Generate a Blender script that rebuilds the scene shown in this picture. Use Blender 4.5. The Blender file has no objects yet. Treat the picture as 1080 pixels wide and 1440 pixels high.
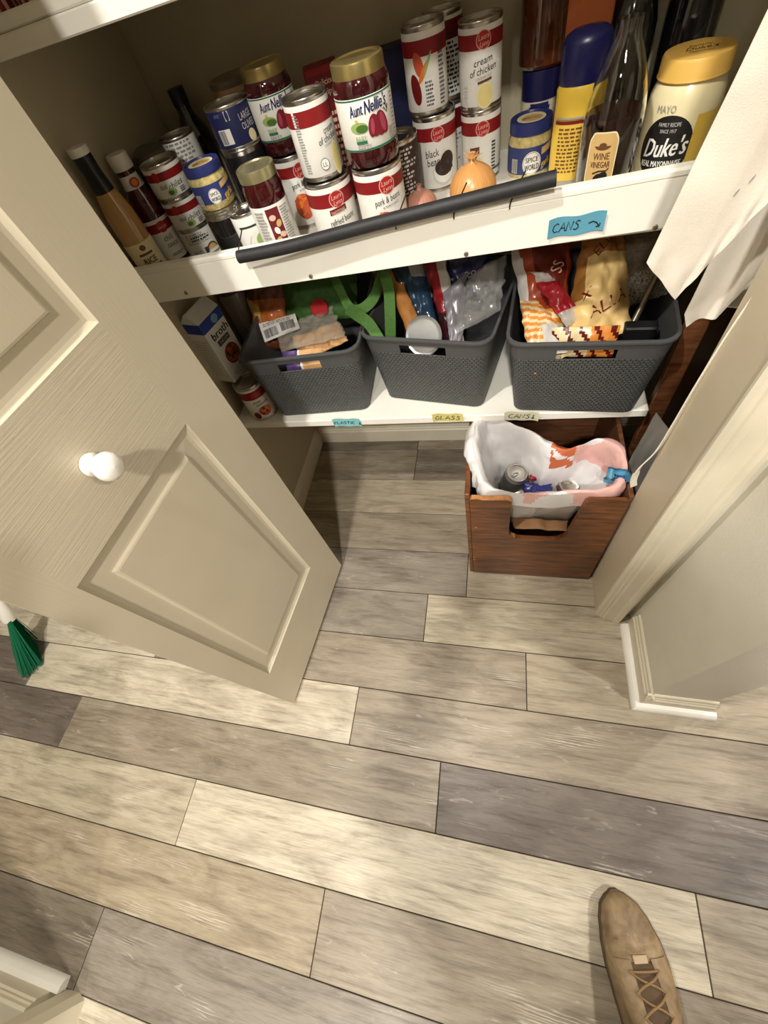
import bpy, bmesh, math, random
from math import sin, cos, pi, radians, sqrt, atan2, hypot
from mathutils import Vector, Matrix, noise
random.seed(7)
SC = bpy.context.scene
COL = SC.collection
CAM_Z = 1.26279

# ------------------------------------------------------------ camera, world, lights, exposure
def setup_view():
    cd = bpy.data.cameras.new('camera')
    cd.sensor_fit = 'VERTICAL'; cd.sensor_height = 24.0
    cd.lens = 24.0 * 572.735 / 1440.0
    cd.clip_start = 0.01
    co = bpy.data.objects.new('camera', cd); COL.objects.link(co)
    right = Vector((0.9656, 0.1560, -0.2044)); down = Vector((0.0264, -0.8508, -0.5249))
    fwd = right.cross(down).normalized(); right.normalize(); down = fwd.cross(right)
    m = Matrix((right, -down, -fwd)).transposed().to_4x4()
    m.translation = Vector((0, 0, CAM_Z))
    co.matrix_world = m
    SC.camera = co
    w = bpy.data.worlds.new('world'); SC.world = w; w.use_nodes = True
    w.node_tree.nodes['Background'].inputs[0].default_value = (1.0, 0.93, 0.82, 1)
    w.node_tree.nodes['Background'].inputs[1].default_value = 0.015
    SC.view_settings.view_transform = 'Standard'; SC.view_settings.look = 'None'
    SC.view_settings.exposure = 0.0; SC.view_settings.gamma = 1.0
    SC.view_settings.use_curve_mapping = False
    def lamp(loc, watts, radius, col=(1.0, 0.95, 0.87)):
        ld = bpy.data.lights.new('recessed_lamp', 'SPOT'); ld.energy = watts; ld.color = col
        ld.shadow_soft_size = radius; ld.spot_size = radians(150); ld.spot_blend = 0.6
        lo = bpy.data.objects.new('recessed_lamp', ld); COL.objects.link(lo); lo.location = loc
    lamp((-0.50, -0.03, 2.40), 94, 0.035)
    lamp((-0.45, -1.75, 2.40), 70, 0.05)
    lamp((0.00, -1.05, 2.40), 155, 0.06)
    lamp((2.00, -0.42, 2.40), 165, 0.06)
    lamp((2.00, 1.60, 2.40), 120, 0.06)
setup_view()

# ------------------------------------------------------------ helpers
def lin(c):
    return tuple(((v/255)/12.92 if v/255 <= 0.04045 else ((v/255+0.055)/1.055)**2.4) for v in c)
MATS = {}
def M(name, rgb=None, rough=0.5, metal=0.0, var=0.10, scale=25.0, bump=0.0, bscale=200.0, coat=0.0, trans=0.0, alpha=1.0, ior=1.45, stretch=None, spec=0.5):
    """principled material whose colour varies with a noise texture"""
    if name in MATS: return MATS[name]
    m = bpy.data.materials.new(name); m.use_nodes = True; MATS[name] = m
    nt = m.node_tree; N = nt.nodes; L = nt.links; b = N['Principled BSDF']
    c = lin(rgb)
    tc = N.new('ShaderNodeTexCoord'); mp = N.new('ShaderNodeMapping')
    L.new(tc.outputs['Object'], mp.inputs[0])
    if stretch: mp.inputs['Scale'].default_value = stretch
    nz = N.new('ShaderNodeTexNoise'); nz.inputs['Scale'].default_value = scale; nz.inputs['Detail'].default_value = 4
    L.new(mp.outputs[0], nz.inputs['Vector'])
    cr = N.new('ShaderNodeValToRGB')
    cr.color_ramp.elements[0].position = 0.3; cr.color_ramp.elements[1].position = 0.7
    cr.color_ramp.elements[0].color = (*[v*(1-var) for v in c], 1); cr.color_ramp.elements[1].color = (*[min(1, v*(1+var)) for v in c], 1)
    L.new(nz.outputs[0], cr.inputs[0]); L.new(cr.outputs[0], b.inputs['Base Color'])
    b.inputs['Roughness'].default_value = rough; b.inputs['Metallic'].default_value = metal
    b.inputs['Coat Weight'].default_value = coat; b.inputs['Transmission Weight'].default_value = trans
    b.inputs['Alpha'].default_value = alpha; b.inputs['IOR'].default_value = ior
    b.inputs['Specular IOR Level'].default_value = spec
    if bump:
        n2 = N.new('ShaderNodeTexNoise'); n2.inputs['Scale'].default_value = bscale; n2.inputs['Detail'].default_value = 3
        L.new(mp.outputs[0], n2.inputs['Vector'])
        bp = N.new('ShaderNodeBump'); bp.inputs['Strength'].default_value = bump; bp.inputs['Distance'].default_value = 0.002
        L.new(n2.outputs[0], bp.inputs['Height']); L.new(bp.outputs[0], b.inputs['Normal'])
    return m

class MB:
    def __init__(s): s.v = []; s.f = []; s.m = []; s.uv = None
    def add(s, vs, fs, mi=0, T=None):
        o = len(s.v)
        s.v += [tuple(T @ Vector(p)) for p in vs] if T is not None else [tuple(p) for p in vs]
        for q in fs: s.f.append(tuple(i+o for i in q)); s.m.append(mi)
    def box(s, x0, x1, y0, y1, z0, z1, mi=0, T=None):
        s.add([(x0,y0,z0),(x1,y0,z0),(x1,y1,z0),(x0,y1,z0),(x0,y0,z1),(x1,y0,z1),(x1,y1,z1),(x0,y1,z1)],
              [(3,2,1,0),(4,5,6,7),(0,1,5,4),(1,2,6,5),(2,3,7,6),(3,0,4,7)], mi, T)
    def bbox(s, x0, x1, y0, y1, z0, z1, b=0.003, mi=0, T=None):
        """box with bevelled edges (chamfer b)"""
        vs = []
        X = (x0, x1); Y = (y0, y1); Z = (z0, z1); idx = {}
        for i in (0,1):
            for j in (0,1):
                for k in (0,1):
                    sx = b if i == 0 else -b; sy = b if j == 0 else -b; sz = b if k == 0 else -b
                    idx[i,j,k,0] = len(vs); vs.append((X[i], Y[j]+sy, Z[k]+sz))
                    idx[i,j,k,1] = len(vs); vs.append((X[i]+sx, Y[j], Z[k]+sz))
                    idx[i,j,k,2] = len(vs); vs.append((X[i]+sx, Y[j]+sy, Z[k]))
        f = []
        for i in (0,1): f.append([idx[i,0,0,0], idx[i,1,0,0], idx[i,1,1,0], idx[i,0,1,0]])
        for j in (0,1): f.append([idx[0,j,0,1], idx[1,j,0,1], idx[1,j,1,1], idx[0,j,1,1]])
        for k in (0,1): f.append([idx[0,0,k,2], idx[1,0,k,2], idx[1,1,k,2], idx[0,1,k,2]])
        for i in (0,1):
            for j in (0,1): f.append([idx[i,j,0,0], idx[i,j,1,0], idx[i,j,1,1], idx[i,j,0,1]])
        for i in (0,1):
            for k in (0,1): f.append([idx[i,0,k,0], idx[i,1,k,0], idx[i,1,k,2], idx[i,0,k,2]])
        for j in (0,1):
            for k in (0,1): f.append([idx[0,j,k,1], idx[1,j,k,1], idx[1,j,k,2], idx[0,j,k,2]])
        for i in (0,1):
            for j in (0,1):
                for k in (0,1): f.append([idx[i,j,k,0], idx[i,j,k,1], idx[i,j,k,2]])
        c = Vector(((x0+x1)/2, (y0+y1)/2, (z0+z1)/2)); g = []
        for q in f:
            p = [Vector(vs[i]) for i in q]; n = (p[1]-p[0]).cross(p[2]-p[0]); m_ = sum(p, Vector())/len(p)
            g.append(tuple(q) if n.dot(m_-c) > 0 else tuple(reversed(q)))
        s.add(vs, g, mi, T)
    def lathe(s, prof, seg=32, mi=0, T=None, cap=False):
        vs = []; fs = []; n = len(prof)
        for (r, z) in prof:
            for k in range(seg):
                a = 2*pi*k/seg; vs.append((r*sin(a), -r*cos(a), z))
        for i in range(n-1):
            for k in range(seg):
                k2 = (k+1) % seg
                fs.append((i*seg+k, i*seg+k2, (i+1)*seg+k2, (i+1)*seg+k))
        if cap: fs.append(tuple(range((n-1)*seg, n*seg))); fs.append(tuple(reversed(range(seg))))
        s.add(vs, fs, mi, T)
    def tube(s, pts, r, seg=10, mi=0, cap=True, T=None):
        P = [Vector(p) for p in pts]; n = len(P); vs = []; fs = []
        R = r if isinstance(r, (list, tuple)) else [r]*n
        up = None
        for i in range(n):
            t = (P[min(i+1, n-1)]-P[max(i-1, 0)]).normalized()
            if up is None:
                up = Vector((0,0,1)) if abs(t.z) < 0.9 else Vector((1,0,0))
            a = t.cross(up).normalized(); up = a.cross(t).normalized()
            for k in range(seg):
                q = 2*pi*k/seg; vs.append(P[i]+(a*cos(q)+up*sin(q))*R[i])
        for i in range(n-1):
            for k in range(seg):
                k2 = (k+1) % seg; fs.append((i*seg+k2, i*seg+k, (i+1)*seg+k, (i+1)*seg+k2))
        if cap: fs.append(tuple(range(seg))); fs.append(tuple(reversed(range((n-1)*seg, n*seg))))
        s.add(vs, fs, mi, T)
    def grid(s, fn, nu, nv, mi=0, T=None, closed_u=False, mfn=None):
        vs = [fn(i/nu, j/nv) for j in range(nv+1) for i in range(nu+1)]; o = len(s.v)
        s.v += [tuple(T @ Vector(p)) for p in vs] if T is not None else [tuple(p) for p in vs]
        for j in range(nv):
            for i in range(nu):
                a = j*(nu+1)+i
                s.f.append((o+a, o+a+1, o+a+nu+2, o+a+nu+1)); s.m.append(mfn((i+.5)/nu, (j+.5)/nv) if mfn else mi)
    def prism(s, prof, axis, a0, a1, mi=0, T=None):
        """closed 2D profile extruded along an axis: 'x' takes (y,z), 'y' takes (x,z), 'z' takes (x,y)"""
        n = len(prof)
        mk = {'x': lambda p, a: (a, p[0], p[1]), 'y': lambda p, a: (p[0], a, p[1]), 'z': lambda p, a: (p[0], p[1], a)}[axis]
        vs = [mk(p, a0) for p in prof]+[mk(p, a1) for p in prof]
        fs = [(i, (i+1) % n, n+(i+1) % n, n+i) for i in range(n)]+[tuple(reversed(range(n))), tuple(range(n, 2*n))]
        s.add(vs, fs, mi, T)
    def build(s, name, mats, parent=None, smooth=True, ang=40, fix=True):
        me = bpy.data.meshes.new(name); me.from_pydata(s.v, [], s.f)
        for m in (mats if isinstance(mats, (list, tuple)) else [mats]): me.materials.append(m)
        if any(s.m): me.polygons.foreach_set('material_index', s.m)
        if fix:
            bm = bmesh.new(); bm.from_mesh(me); bmesh.ops.recalc_face_normals(bm, faces=bm.faces); bm.to_mesh(me); bm.free()
        if smooth:
            me.polygons.foreach_set('use_smooth', [True]*len(me.polygons))
            me.set_sharp_from_angle(angle=radians(ang))
        me.update()
        o = bpy.data.objects.new(name, me); COL.objects.link(o)
        if parent: o.parent = parent
        return o

def tag(o, label, cat=None, group=None, kind=None):
    o['label'] = label
    if cat: o['category'] = cat
    if group: o['group'] = group
    if kind: o['kind'] = kind
    return o
def thing(name, label, cat, loc=(0,0,0), rz=0, group=None, kind=None):
    o = bpy.data.objects.new(name, None); COL.objects.link(o); o.empty_display_size = 0.02
    o.location = loc; o.rotation_euler = (0, 0, rz)
    return tag(o, label, cat, group, kind)
def sst(a, b, x):
    t = max(0.0, min(1.0, (x-a)/(b-a))); return t*t*(3-2*t)

# ---- print on surfaces: text, discs, strokes laid on a cylinder, plane or other surface
_TX = {}
def textgeo(t, shear=0.0):
    k = (t, shear)
    if k in _TX: return _TX[k]
    cu = bpy.data.curves.new('t', 'FONT'); cu.body = t; cu.size = 1.42; cu.shear = shear; cu.resolution_u = 2
    o = bpy.data.objects.new('t', cu); COL.objects.link(o)
    me = o.to_mesh()
    vs = [(v.co.x, v.co.y) for v in me.vertices]; fs = [tuple(p.vertices) for p in me.polygons]
    o.to_mesh_clear(); bpy.data.objects.remove(o); bpy.data.curves.remove(cu)
    if vs:
        a = min(v[0] for v in vs); vs = [(v[0]-a, v[1]) for v in vs]
    _TX[k] = (vs, fs, max(v[0] for v in vs) if vs else 0); return _TX[k]
class Print:
    def __init__(s, fn, mats, e0=0.0004, step=0.00012):
        s.fn = fn; s.mats = mats; s.mb = MB(); s.e = e0; s.step = step
    def _mi(s, n):
        if n not in s.mats: s.mats.append(n)
        return s.mats.index(n)
    def _put(s, vs, fs, n):
        s.mb.add([s.fn(u, v, s.e) for u, v in vs], fs, s._mi(n)); s.e += s.step
    def rect(s, u0, u1, v0, v1, n, nu=None, nv=2, skew=0.0):
        nu = nu or max(2, int((u1-u0)/0.006)); vs = []; fs = []
        for j in range(nv+1):
            for i in range(nu+1):
                u = u0+(u1-u0)*i/nu; vs.append((u, v0+(v1-v0)*j/nv+skew*(u-u0)))
        for j in range(nv):
            for i in range(nu): a = j*(nu+1)+i; fs.append((a, a+1, a+nu+2, a+nu+1))
        s._put(vs, fs, n)
    def ell(s, cu, cv, ru, rv, n, rot=0.0, seg=20, rings=3, shape=None, a0=0, a1=2*pi):
        vs = [(cu, cv)]; fs = []
        full = abs(a1-a0-2*pi) < 1e-6; m = seg if full else seg+1
        for k in range(1, rings+1):
            for i in range(m):
                a = a0+(a1-a0)*i/seg; h = k/rings*(shape(a) if shape else 1)
                x = ru*cos(a)*h; y = rv*sin(a)*h
                vs.append((cu+x*cos(rot)-y*sin(rot), cv+x*sin(rot)+y*cos(rot)))
        for i in range(seg):
            j = (i+1) % m
            fs.append((0, 1+i, 1+j))
            for k in range(rings-1): fs.append((1+k*m+i, 1+(k+1)*m+i, 1+(k+1)*m+j, 1+k*m+j))
        s._put(vs, fs, n)
    def text(s, t, cu, cv, h, n, shear=0.0, rot=0.0, maxw=None, bold=0, arc=0.0):
        vs, fs, w = textgeo(t, shear); sx = h
        if maxw and w*h > maxw: sx = maxw/w
        def pt(x, y, dx=0):
            x = (x-w/2)*sx+dx; y = y*h-h*0.5+arc*x*x
            return (cu+x*cos(rot)-y*sin(rot), cv+x*sin(rot)+y*cos(rot))
        s._put([pt(*p) for p in vs], fs, n)
        for q in range(bold): s._put([pt(p[0], p[1], h*0.05*(q+1)) for p in vs], fs, n)
    def stroke(s, pts, w, n):
        P = [Vector(p) for p in pts]; vs = []; fs = []
        for i, p in enumerate(P):
            t = (P[min(i+1, len(P)-1)]-P[max(0, i-1)]).normalized(); q = Vector((-t.y, t.x))*w/2
            vs += [tuple(p+q), tuple(p-q)]
        for i in range(len(P)-1): fs.append((2*i, 2*i+1, 2*i+3, 2*i+2))
        s._put(vs, fs, n)
    def hand(s, t, cu, cv, h, n, w=0.0016, slant=0.15):
        """hand lettering drawn with a pen"""
        G = {'C': [[(.7,.85),(.45,1),(.12,.75),(.05,.35),(.3,.02),(.7,.1)]], 'A': [[(0,0),(.4,1),(.75,0)],[(.15,.38),(.65,.4)]],
             'N': [[(0,0),(.08,1),(.6,.05),(.7,1)]], 'S': [[(.65,.9),(.35,1),(.12,.78),(.5,.5),(.6,.2),(.3,0),(.02,.12)]],
             'P': [[(.1,0),(.12,1),(.55,.95),(.62,.7),(.5,.5),(.12,.45)]], 'L': [[(.1,1),(.08,.03),(.6,.05)]],
             'T': [[(0,.95),(.75,1)],[(.4,.98),(.36,0)]], 'I': [[(.2,1),(.18,0)]], 'G': [[(.65,.85),(.4,1),(.1,.7),(.1,.25),(.4,0),(.68,.2),(.68,.45),(.42,.45)]],
             'd': [[(.3,1),(.3,0)],[(.05,.3),(.3,0),(.55,.32)]], 'a': [[(0,.5),(.5,.65),(1.0,.45),(1.35,.05)],[(1.0,.02),(1.38,.02),(1.4,.4)]]}
        W = {'I': .42, 'd': .6, 'a': 1.45}
        tot = sum(W.get(c, .82) for c in t); x = -tot/2*h
        for c in t:
            for st in G.get(c, []):
                s.stroke([(cu+x+(p[0]+slant*p[1])*h*.95, cv+(p[1]-.5)*h) for p in st], w, n); s.e -= s.step
            s.e += s.step; x += W.get(c, .82)*h
    def bars(s, u0, u1, v0, v1, n, seed=1, vert=True):
        r = random.Random(seed); u = u0
        while u < u1:
            w = r.choice([.0006, .0009, .0014])
            if vert: s.rect(u, min(u+w, u1), v0, v1, n, nu=1, nv=1)
            else: s.rect(v0, v1, u, min(u+w, u1), n, nv=1)
            s.e -= s.step; u += w+r.choice([.0007, .0012])
        s.e += s.step
    def para(s, u0, u1, v0, v1, n, rows=5, seed=3, frac=0.55):
        """rows of tiny print too small to read"""
        r = random.Random(seed); dv = (v1-v0)/rows
        for k in range(rows):
            u = u0; e = u1-(u1-u0)*r.random()*.3
            while u < e:
                w = (u1-u0)*(.05+.12*r.random()); s.rect(u, min(u+w, e), v0+k*dv, v0+k*dv+dv*frac, n, nu=2, nv=1); s.e -= s.step
                u += w+(u1-u0)*.04
        s.e += s.step
    def build(s, parent, name='label_print'):
        o = s.mb.build(name, [INK(n) for n in s.mats], parent, smooth=False, fix=False)
        return o
INKS = {'black': (28,26,26), 'white': (238,236,230), 'red': (136,22,26), 'darkred': (108,16,20), 'emblem': (176,34,42), 'navy': (28,36,92), 'blue': (30,62,160),
        'green': (70,110,44), 'palegreen': (150,176,104), 'gold': (214,178,70), 'cream': (236,222,176), 'tan': (206,172,112), 'brown': (104,66,38), 'orange': (222,120,40),
        'beet': (124,24,44), 'beetlight': (164,66,82), 'beanred': (196,84,54), 'grey': (150,148,144), 'lightgrey': (205,203,198), 'teal': (40,110,80), 'yellow': (232,196,70),
        'darkbrown': (52,32,24), 'sky': (120,176,200), 'noodle': (226,210,140), 'pink': (226,190,170), 'lilac': (120,110,170), 'charcoal': (52,52,54), 'maroon': (110,30,36)}
def INK(n): return M('ink_'+n, INKS[n], rough=0.45, var=0.04, scale=60)
def cylmap(r):
    R = r if callable(r) else (lambda v: r)
    def f(u, v, e):
        q = R(v); a = u/q; q += e
        return (q*sin(a), -q*cos(a), v)
    return f
def planemap(o, u, v):
    o, u, v = Vector(o), Vector(u).normalized(), Vector(v).normalized(); n = u.cross(v)
    return lambda a, b, e: tuple(o+u*a+v*b+n*e)
def facecam(x, y, yaw=0): return atan2(-x, y)+radians(yaw)

# ------------------------------------------------------------ surface materials
def node_mat(name, fn):
    if name in MATS: return MATS[name]
    m = bpy.data.materials.new(name); m.use_nodes = True; MATS[name] = m
    fn(m.node_tree, m.node_tree.nodes, m.node_tree.links, m.node_tree.nodes['Principled BSDF']); return m
def mix(N, L, a, b, f, mode='MIX'):
    x = N.new('ShaderNodeMix'); x.data_type = 'RGBA'; x.blend_type = mode
    for s_, v in ((0, f), (6, a), (7, b)):
        if hasattr(v, 'is_output'): L.new(v, x.inputs[s_])
        else: x.inputs[s_].default_value = v if not isinstance(v, tuple) else (*v, 1)
    return x.outputs[2]
def ramp(N, L, src, p0, p1, c0=(0,0,0), c1=(1,1,1)):
    r = N.new('ShaderNodeValToRGB'); r.color_ramp.elements[0].position = p0; r.color_ramp.elements[1].position = p1
    r.color_ramp.elements[0].color = (*c0, 1); r.color_ramp.elements[1].color = (*c1, 1)
    L.new(src, r.inputs[0]); return r.outputs[0]
def nz(N, L, vec, scale, detail=5, rough=0.55, dist=0.0):
    n = N.new('ShaderNodeTexNoise'); n.inputs['Scale'].default_value = scale; n.inputs['Detail'].default_value = detail
    n.inputs['Roughness'].default_value = rough; n.inputs['Distortion'].default_value = dist; L.new(vec, n.inputs['Vector']); return n.outputs[0]
def mapv(N, L, src, scale=(1,1,1), rot=(0,0,0)):
    m = N.new('ShaderNodeMapping'); m.inputs['Scale'].default_value = scale; m.inputs['Rotation'].default_value = rot; L.new(src, m.inputs[0]); return m.outputs[0]
def m_plank(nt, N, L, b):
    tc = N.new('ShaderNodeTexCoord'); oi = N.new('ShaderNodeObjectInfo')
    ad = N.new('ShaderNodeVectorMath'); ad.operation = 'MULTIPLY_ADD'
    L.new(oi.outputs['Random'], ad.inputs[0]); ad.inputs[1].default_value = (37, 23, 11); L.new(tc.outputs['Object'], ad.inputs[2])
    v = ad.outputs[0]
    g1 = nz(N, L, mapv(N, L, v, (2.2, 26, 1)), 3.0, 7, .62, .35)
    g2 = nz(N, L, mapv(N, L, v, (5, 130, 1)), 4.0, 4, .6)
    bl = nz(N, L, mapv(N, L, v, (1.5, 5.0, 1)), 2.6, 6, .62, 1.2)
    wv = N.new('ShaderNodeTexWave'); wv.wave_type = 'RINGS'; wv.rings_direction = 'Z'; wv.inputs['Scale'].default_value = 9; wv.inputs['Distortion'].default_value = 9
    wv.inputs['Detail'].default_value = 3; wv.inputs['Detail Scale'].default_value = 1.4
    L.new(mapv(N, L, v, (.8, 6.5, 1)), wv.inputs['Vector'])
    c = mix(N, L, oi.outputs['Color'], (0.42, 0.39, 0.36), ramp(N, L, bl, .42, .74, (0,0,0), (.75,.75,.75)), 'MULTIPLY')
    c = mix(N, L, c, (0.40, 0.36, 0.32), ramp(N, L, g1, .50, .72, (0,0,0), (.72,.72,.72)), 'MULTIPLY')
    c = mix(N, L, c, (0.55, 0.52, 0.49), ramp(N, L, g2, .46, .66, (0,0,0), (.5,.5,.5)), 'MULTIPLY')
    msk = nz(N, L, mapv(N, L, v, (2.4, 9, 1)), 1.6, 2)
    rg = N.new('ShaderNodeMath'); rg.operation = 'MULTIPLY'
    L.new(ramp(N, L, wv.outputs[0], .70, .98, (0,0,0), (.5,.5,.5)), rg.inputs[0]); L.new(ramp(N, L, msk, .60, .68), rg.inputs[1])
    c = mix(N, L, c, (0.72, 0.67, 0.58), rg.outputs[0], 'MIX')
    wh = nz(N, L, mapv(N, L, v, (5, 24, 1)), 3.4, 4, .55, 1.2)
    c = mix(N, L, c, (0.74, 0.70, 0.62), ramp(N, L, wh, .64, .80, (0,0,0), (.40,.40,.40)), 'MIX')
    L.new(c, b.inputs['Base Color'])
    L.new(ramp(N, L, g1, .3, .8, (.36,.36,.36), (.55,.55,.55)), b.inputs['Roughness'])
    bp = N.new('ShaderNodeBump'); bp.inputs['Strength'].default_value = .22; bp.inputs['Distance'].default_value = .0012
    L.new(g2, bp.inputs['Height']); L.new(bp.outputs[0], b.inputs['Normal'])
PLANK = node_mat('vinyl_plank_oak', m_plank)
def m_wood(dark, light):
    def f(nt, N, L, b):
        tc = N.new('ShaderNodeTexCoord'); v = tc.outputs['Object']
        g = nz(N, L, mapv(N, L, v, (3, 30, 30)), 3, 6, .6, .5); g2 = nz(N, L, v, 9, 3)
        c = mix(N, L, lin(dark), lin(light), ramp(N, L, g, .32, .68)); c = mix(N, L, c, (.45,.40,.36), ramp(N, L, g2, .5, .75, (0,0,0), (.5,.5,.5)), 'MULTIPLY')
        L.new(c, b.inputs['Base Color']); b.inputs['Roughness'].default_value = .38
        bp = N.new('ShaderNodeBump'); bp.inputs['Strength'].default_value = .2; bp.inputs['Distance'].default_value = .001
        L.new(g, bp.inputs['Height']); L.new(bp.outputs[0], b.inputs['Normal'])
    return f
CRATEWOOD = node_mat('stained_crate_wood', m_wood((68,40,23), (142,88,50)))
DARKWOOD = node_mat('dark_board_wood', m_wood((84,52,34), (126,82,54)))
RAWEDGE = M('worn_wood_edge', (186,128,78), rough=.6, var=.3, scale=60)
def m_grain(rgb, stretch, k):
    def f(nt, N, L, b):
        tc = N.new('ShaderNodeTexCoord'); v = tc.outputs['Object']
        g = nz(N, L, mapv(N, L, v, stretch), 5, 4, .55, .7)
        c = lin(rgb); n2 = nz(N, L, v, 6, 2)
        L.new(ramp(N, L, n2, .3, .7, tuple(x*.97 for x in c), tuple(min(1, x*1.03) for x in c)), b.inputs['Base Color'])
        b.inputs['Roughness'].default_value = .36
        bp = N.new('ShaderNodeBump'); bp.inputs['Strength'].default_value = k; bp.inputs['Distance'].default_value = .001
        L.new(g, bp.inputs['Height']); L.new(bp.outputs[0], b.inputs['Normal'])
    return f
DOOR_V = node_mat('door_paint_upright_grain', m_grain((194,184,161), (30, 30, 2.2), .18))
DOOR_H = node_mat('door_paint_level_grain', m_grain((194,184,161), (1.6, 1.6, 60), .5))
WALL = M('wall_paint', (226,222,208), rough=.75, var=.03, scale=8, bump=.22, bscale=190)
TRIM = M('trim_paint', (222,214,192), rough=.4, var=.03, scale=12, bump=.08, bscale=60)
JAMB = M('jamb_paint', (206,194,170), rough=.45, var=.03, scale=12, bump=.06, bscale=60)
SHELF = M('shelf_paint', (250,247,236), rough=.42, var=.03, scale=10, bump=.06, bscale=80)
WHITE = M('white_trim_paint', (246,244,236), rough=.35, var=.02, scale=10)
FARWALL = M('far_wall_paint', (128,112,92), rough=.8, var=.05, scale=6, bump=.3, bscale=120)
CLOSET = M('shaded_wall_paint', (186,176,150), rough=.75, var=.03, scale=8, bump=.2, bscale=190)  # darker than the wall paint: closet shade put into the colour
CEIL = M('ceiling_paint', (196,190,176), rough=.85, var=.03, scale=6, bump=.4, bscale=120)
SEAM = M('dark_seam', (58,48,38), rough=.9, var=.1)
TIN = M('tin_metal', (196,192,184), rough=.28, metal=1.0, var=.06, scale=40)
STEEL = M('zinc_screw', (176,172,164), rough=.35, metal=1.0)
PAPER = M('label_paper', (232,230,222), rough=.5, var=.03, scale=50, coat=.15)
GOLDLID = M('gold_lid', (196,178,118), rough=.30, metal=.85, var=.06)

# ------------------------------------------------------------ floor
def st(name, mb, m, label, cat, smooth=False, parent=None):
    o = mb.build(name, m, parent, smooth=smooth)
    if parent is None: tag(o, label, cat, kind='structure')
    return o
mb = MB(); mb.box(-2.7, 2.7, -3.1, 2.7, -.03, -.004)
floor = st('floor', mb, SEAM, 'wood-look plank floor with dark joints', 'floor')
PITCH = .1524; Y0 = 1.0692; GAP = .0011; LEN = 1.2192
TONE = {'pale': (210,200,178), 'light': (194,183,160), 'beige': (178,166,144), 'mid': (162,150,131), 'tan': (174,160,136), 'grey': (151,142,129), 'dark': (132,122,108), 'cool': (120,110,101)}
ROWS = {-1: [(-.30, 'dark', 'mid')], 0: [(-.297, 'mid', 'dark')], 1: [(-1.0, 'mid', 'beige')], 2: [(.30, 'mid', 'mid')], 3: [(-.072, 'grey', 'beige')],
        4: [(-.193, 'grey', 'light')], 5: [(.105, 'mid', 'beige')], 6: [(-1.592, 'cool', 'pale'), (-.369, 'pale', 'mid')], 7: [(-1.33, 'cool', 'mid'), (-.113, 'mid', 'cool')],
        8: [(-.802, 'light', 'pale'), (.435, 'pale', 'beige')], 9: [(-1.58, 'mid', 'tan'), (-.366, 'tan', 'mid')], 10: [(-.945, 'dark', 'grey'), (.27, 'grey', 'grey')],
        11: [(-1.30, 'grey', 'pale'), (-.08, 'pale', 'mid')]}  # brightly lit plank in this row, the light put into its pale tone
rr = random.Random(5)
for row in range(-11, 21):
    ya = Y0-(row+1)*PITCH; yb = Y0-row*PITCH
    ent = ROWS.get(row)
    if not ent:
        k = rr.choice(list(TONE)); ent = [(rr.uniform(-.6, .6), k, rr.choice(list(TONE)))]
    ends = [e[0] for e in ent]; tones = [ent[0][1]]+[e[2] for e in ent]
    while ends[0]-LEN > -2.65: ends.insert(0, ends[0]-LEN); tones.insert(0, rr.choice(list(TONE)))
    while ends[-1]+LEN < 2.6: ends.append(ends[-1]+LEN); tones.append(rr.choice(list(TONE)))
    xs = [-2.68]+ends+[2.66]
    for i in range(len(xs)-1):
        x0, x1 = xs[i]+GAP, xs[i+1]-GAP
        if x1-x0 < .03: continue
        if row < -1:
            if x1 < .73: continue
            x0 = max(x0, .722)
        elif row < 3:
            if x1 < -.75: continue
            x0 = max(x0, -.74)
        mb = MB(); hx, hy = (x1-x0)/2, (yb-ya)/2-GAP
        mb.bbox(-hx, hx, -hy, hy, -.0045, 0, .0009)
        o = mb.build('plank', PLANK, floor, smooth=False)
        o.location = ((x0+x1)/2, (ya+yb)/2, 0)
        c = lin(TONE[tones[i]]); o.color = (*c, 1)

# ------------------------------------------------------------ room shell
CY = 1.128; CL = -.735; CR = .62; WF = .446; WB = .556; OL = -.63; OR = .300; OH = 2.06; CH = 2.44
mb = MB(); mb.box(CL-.1, CR+.1, CY, CY+.1, 0, CH); st('wall_back', mb, CLOSET, 'closet back wall behind the shelves', 'wall')
mb = MB(); mb.box(CL-.1, CL, WB, CY, 0, CH); st('wall_left', mb, CLOSET, 'closet left side wall beside the cans', 'wall')
mb = MB(); mb.box(CR, CR+.1, WB, 2.6, 0, CH); st('wall_right', mb, CLOSET, 'closet right side wall behind the apron', 'wall')
mb = MB()
mb.box(-2.6, OL-.012, WF, WB, 0, CH); mb.box(OR+.018, .72, WF, WB, 0, CH); mb.box(OL-.012, OR+.018, WF, WB, OH, CH)
st('wall_front', mb, WALL, 'wall that holds the closet opening', 'wall')
mb = MB(); mb.box(.390, .515, .222, WF, 0, CH); st('wall_stub', mb, WALL, 'short wall jutting out right of the closet', 'wall')
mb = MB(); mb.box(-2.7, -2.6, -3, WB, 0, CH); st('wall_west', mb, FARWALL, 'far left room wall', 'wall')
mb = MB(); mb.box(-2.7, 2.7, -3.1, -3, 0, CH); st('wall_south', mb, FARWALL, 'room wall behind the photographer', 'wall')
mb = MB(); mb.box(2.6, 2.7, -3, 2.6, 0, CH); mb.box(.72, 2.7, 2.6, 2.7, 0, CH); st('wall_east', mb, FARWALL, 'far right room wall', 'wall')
mb = MB(); mb.box(-2.6, -.985, -.74, -.622, 0, CH); st('wall_near', mb, WALL, 'wall at the lower left corner of the view', 'wall')
mb = MB(); mb.box(-2.7, 2.7, -3.1, 2.7, CH, CH+.05); st('ceiling', mb, CEIL, 'pale ceiling above the room', 'ceiling')

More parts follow.
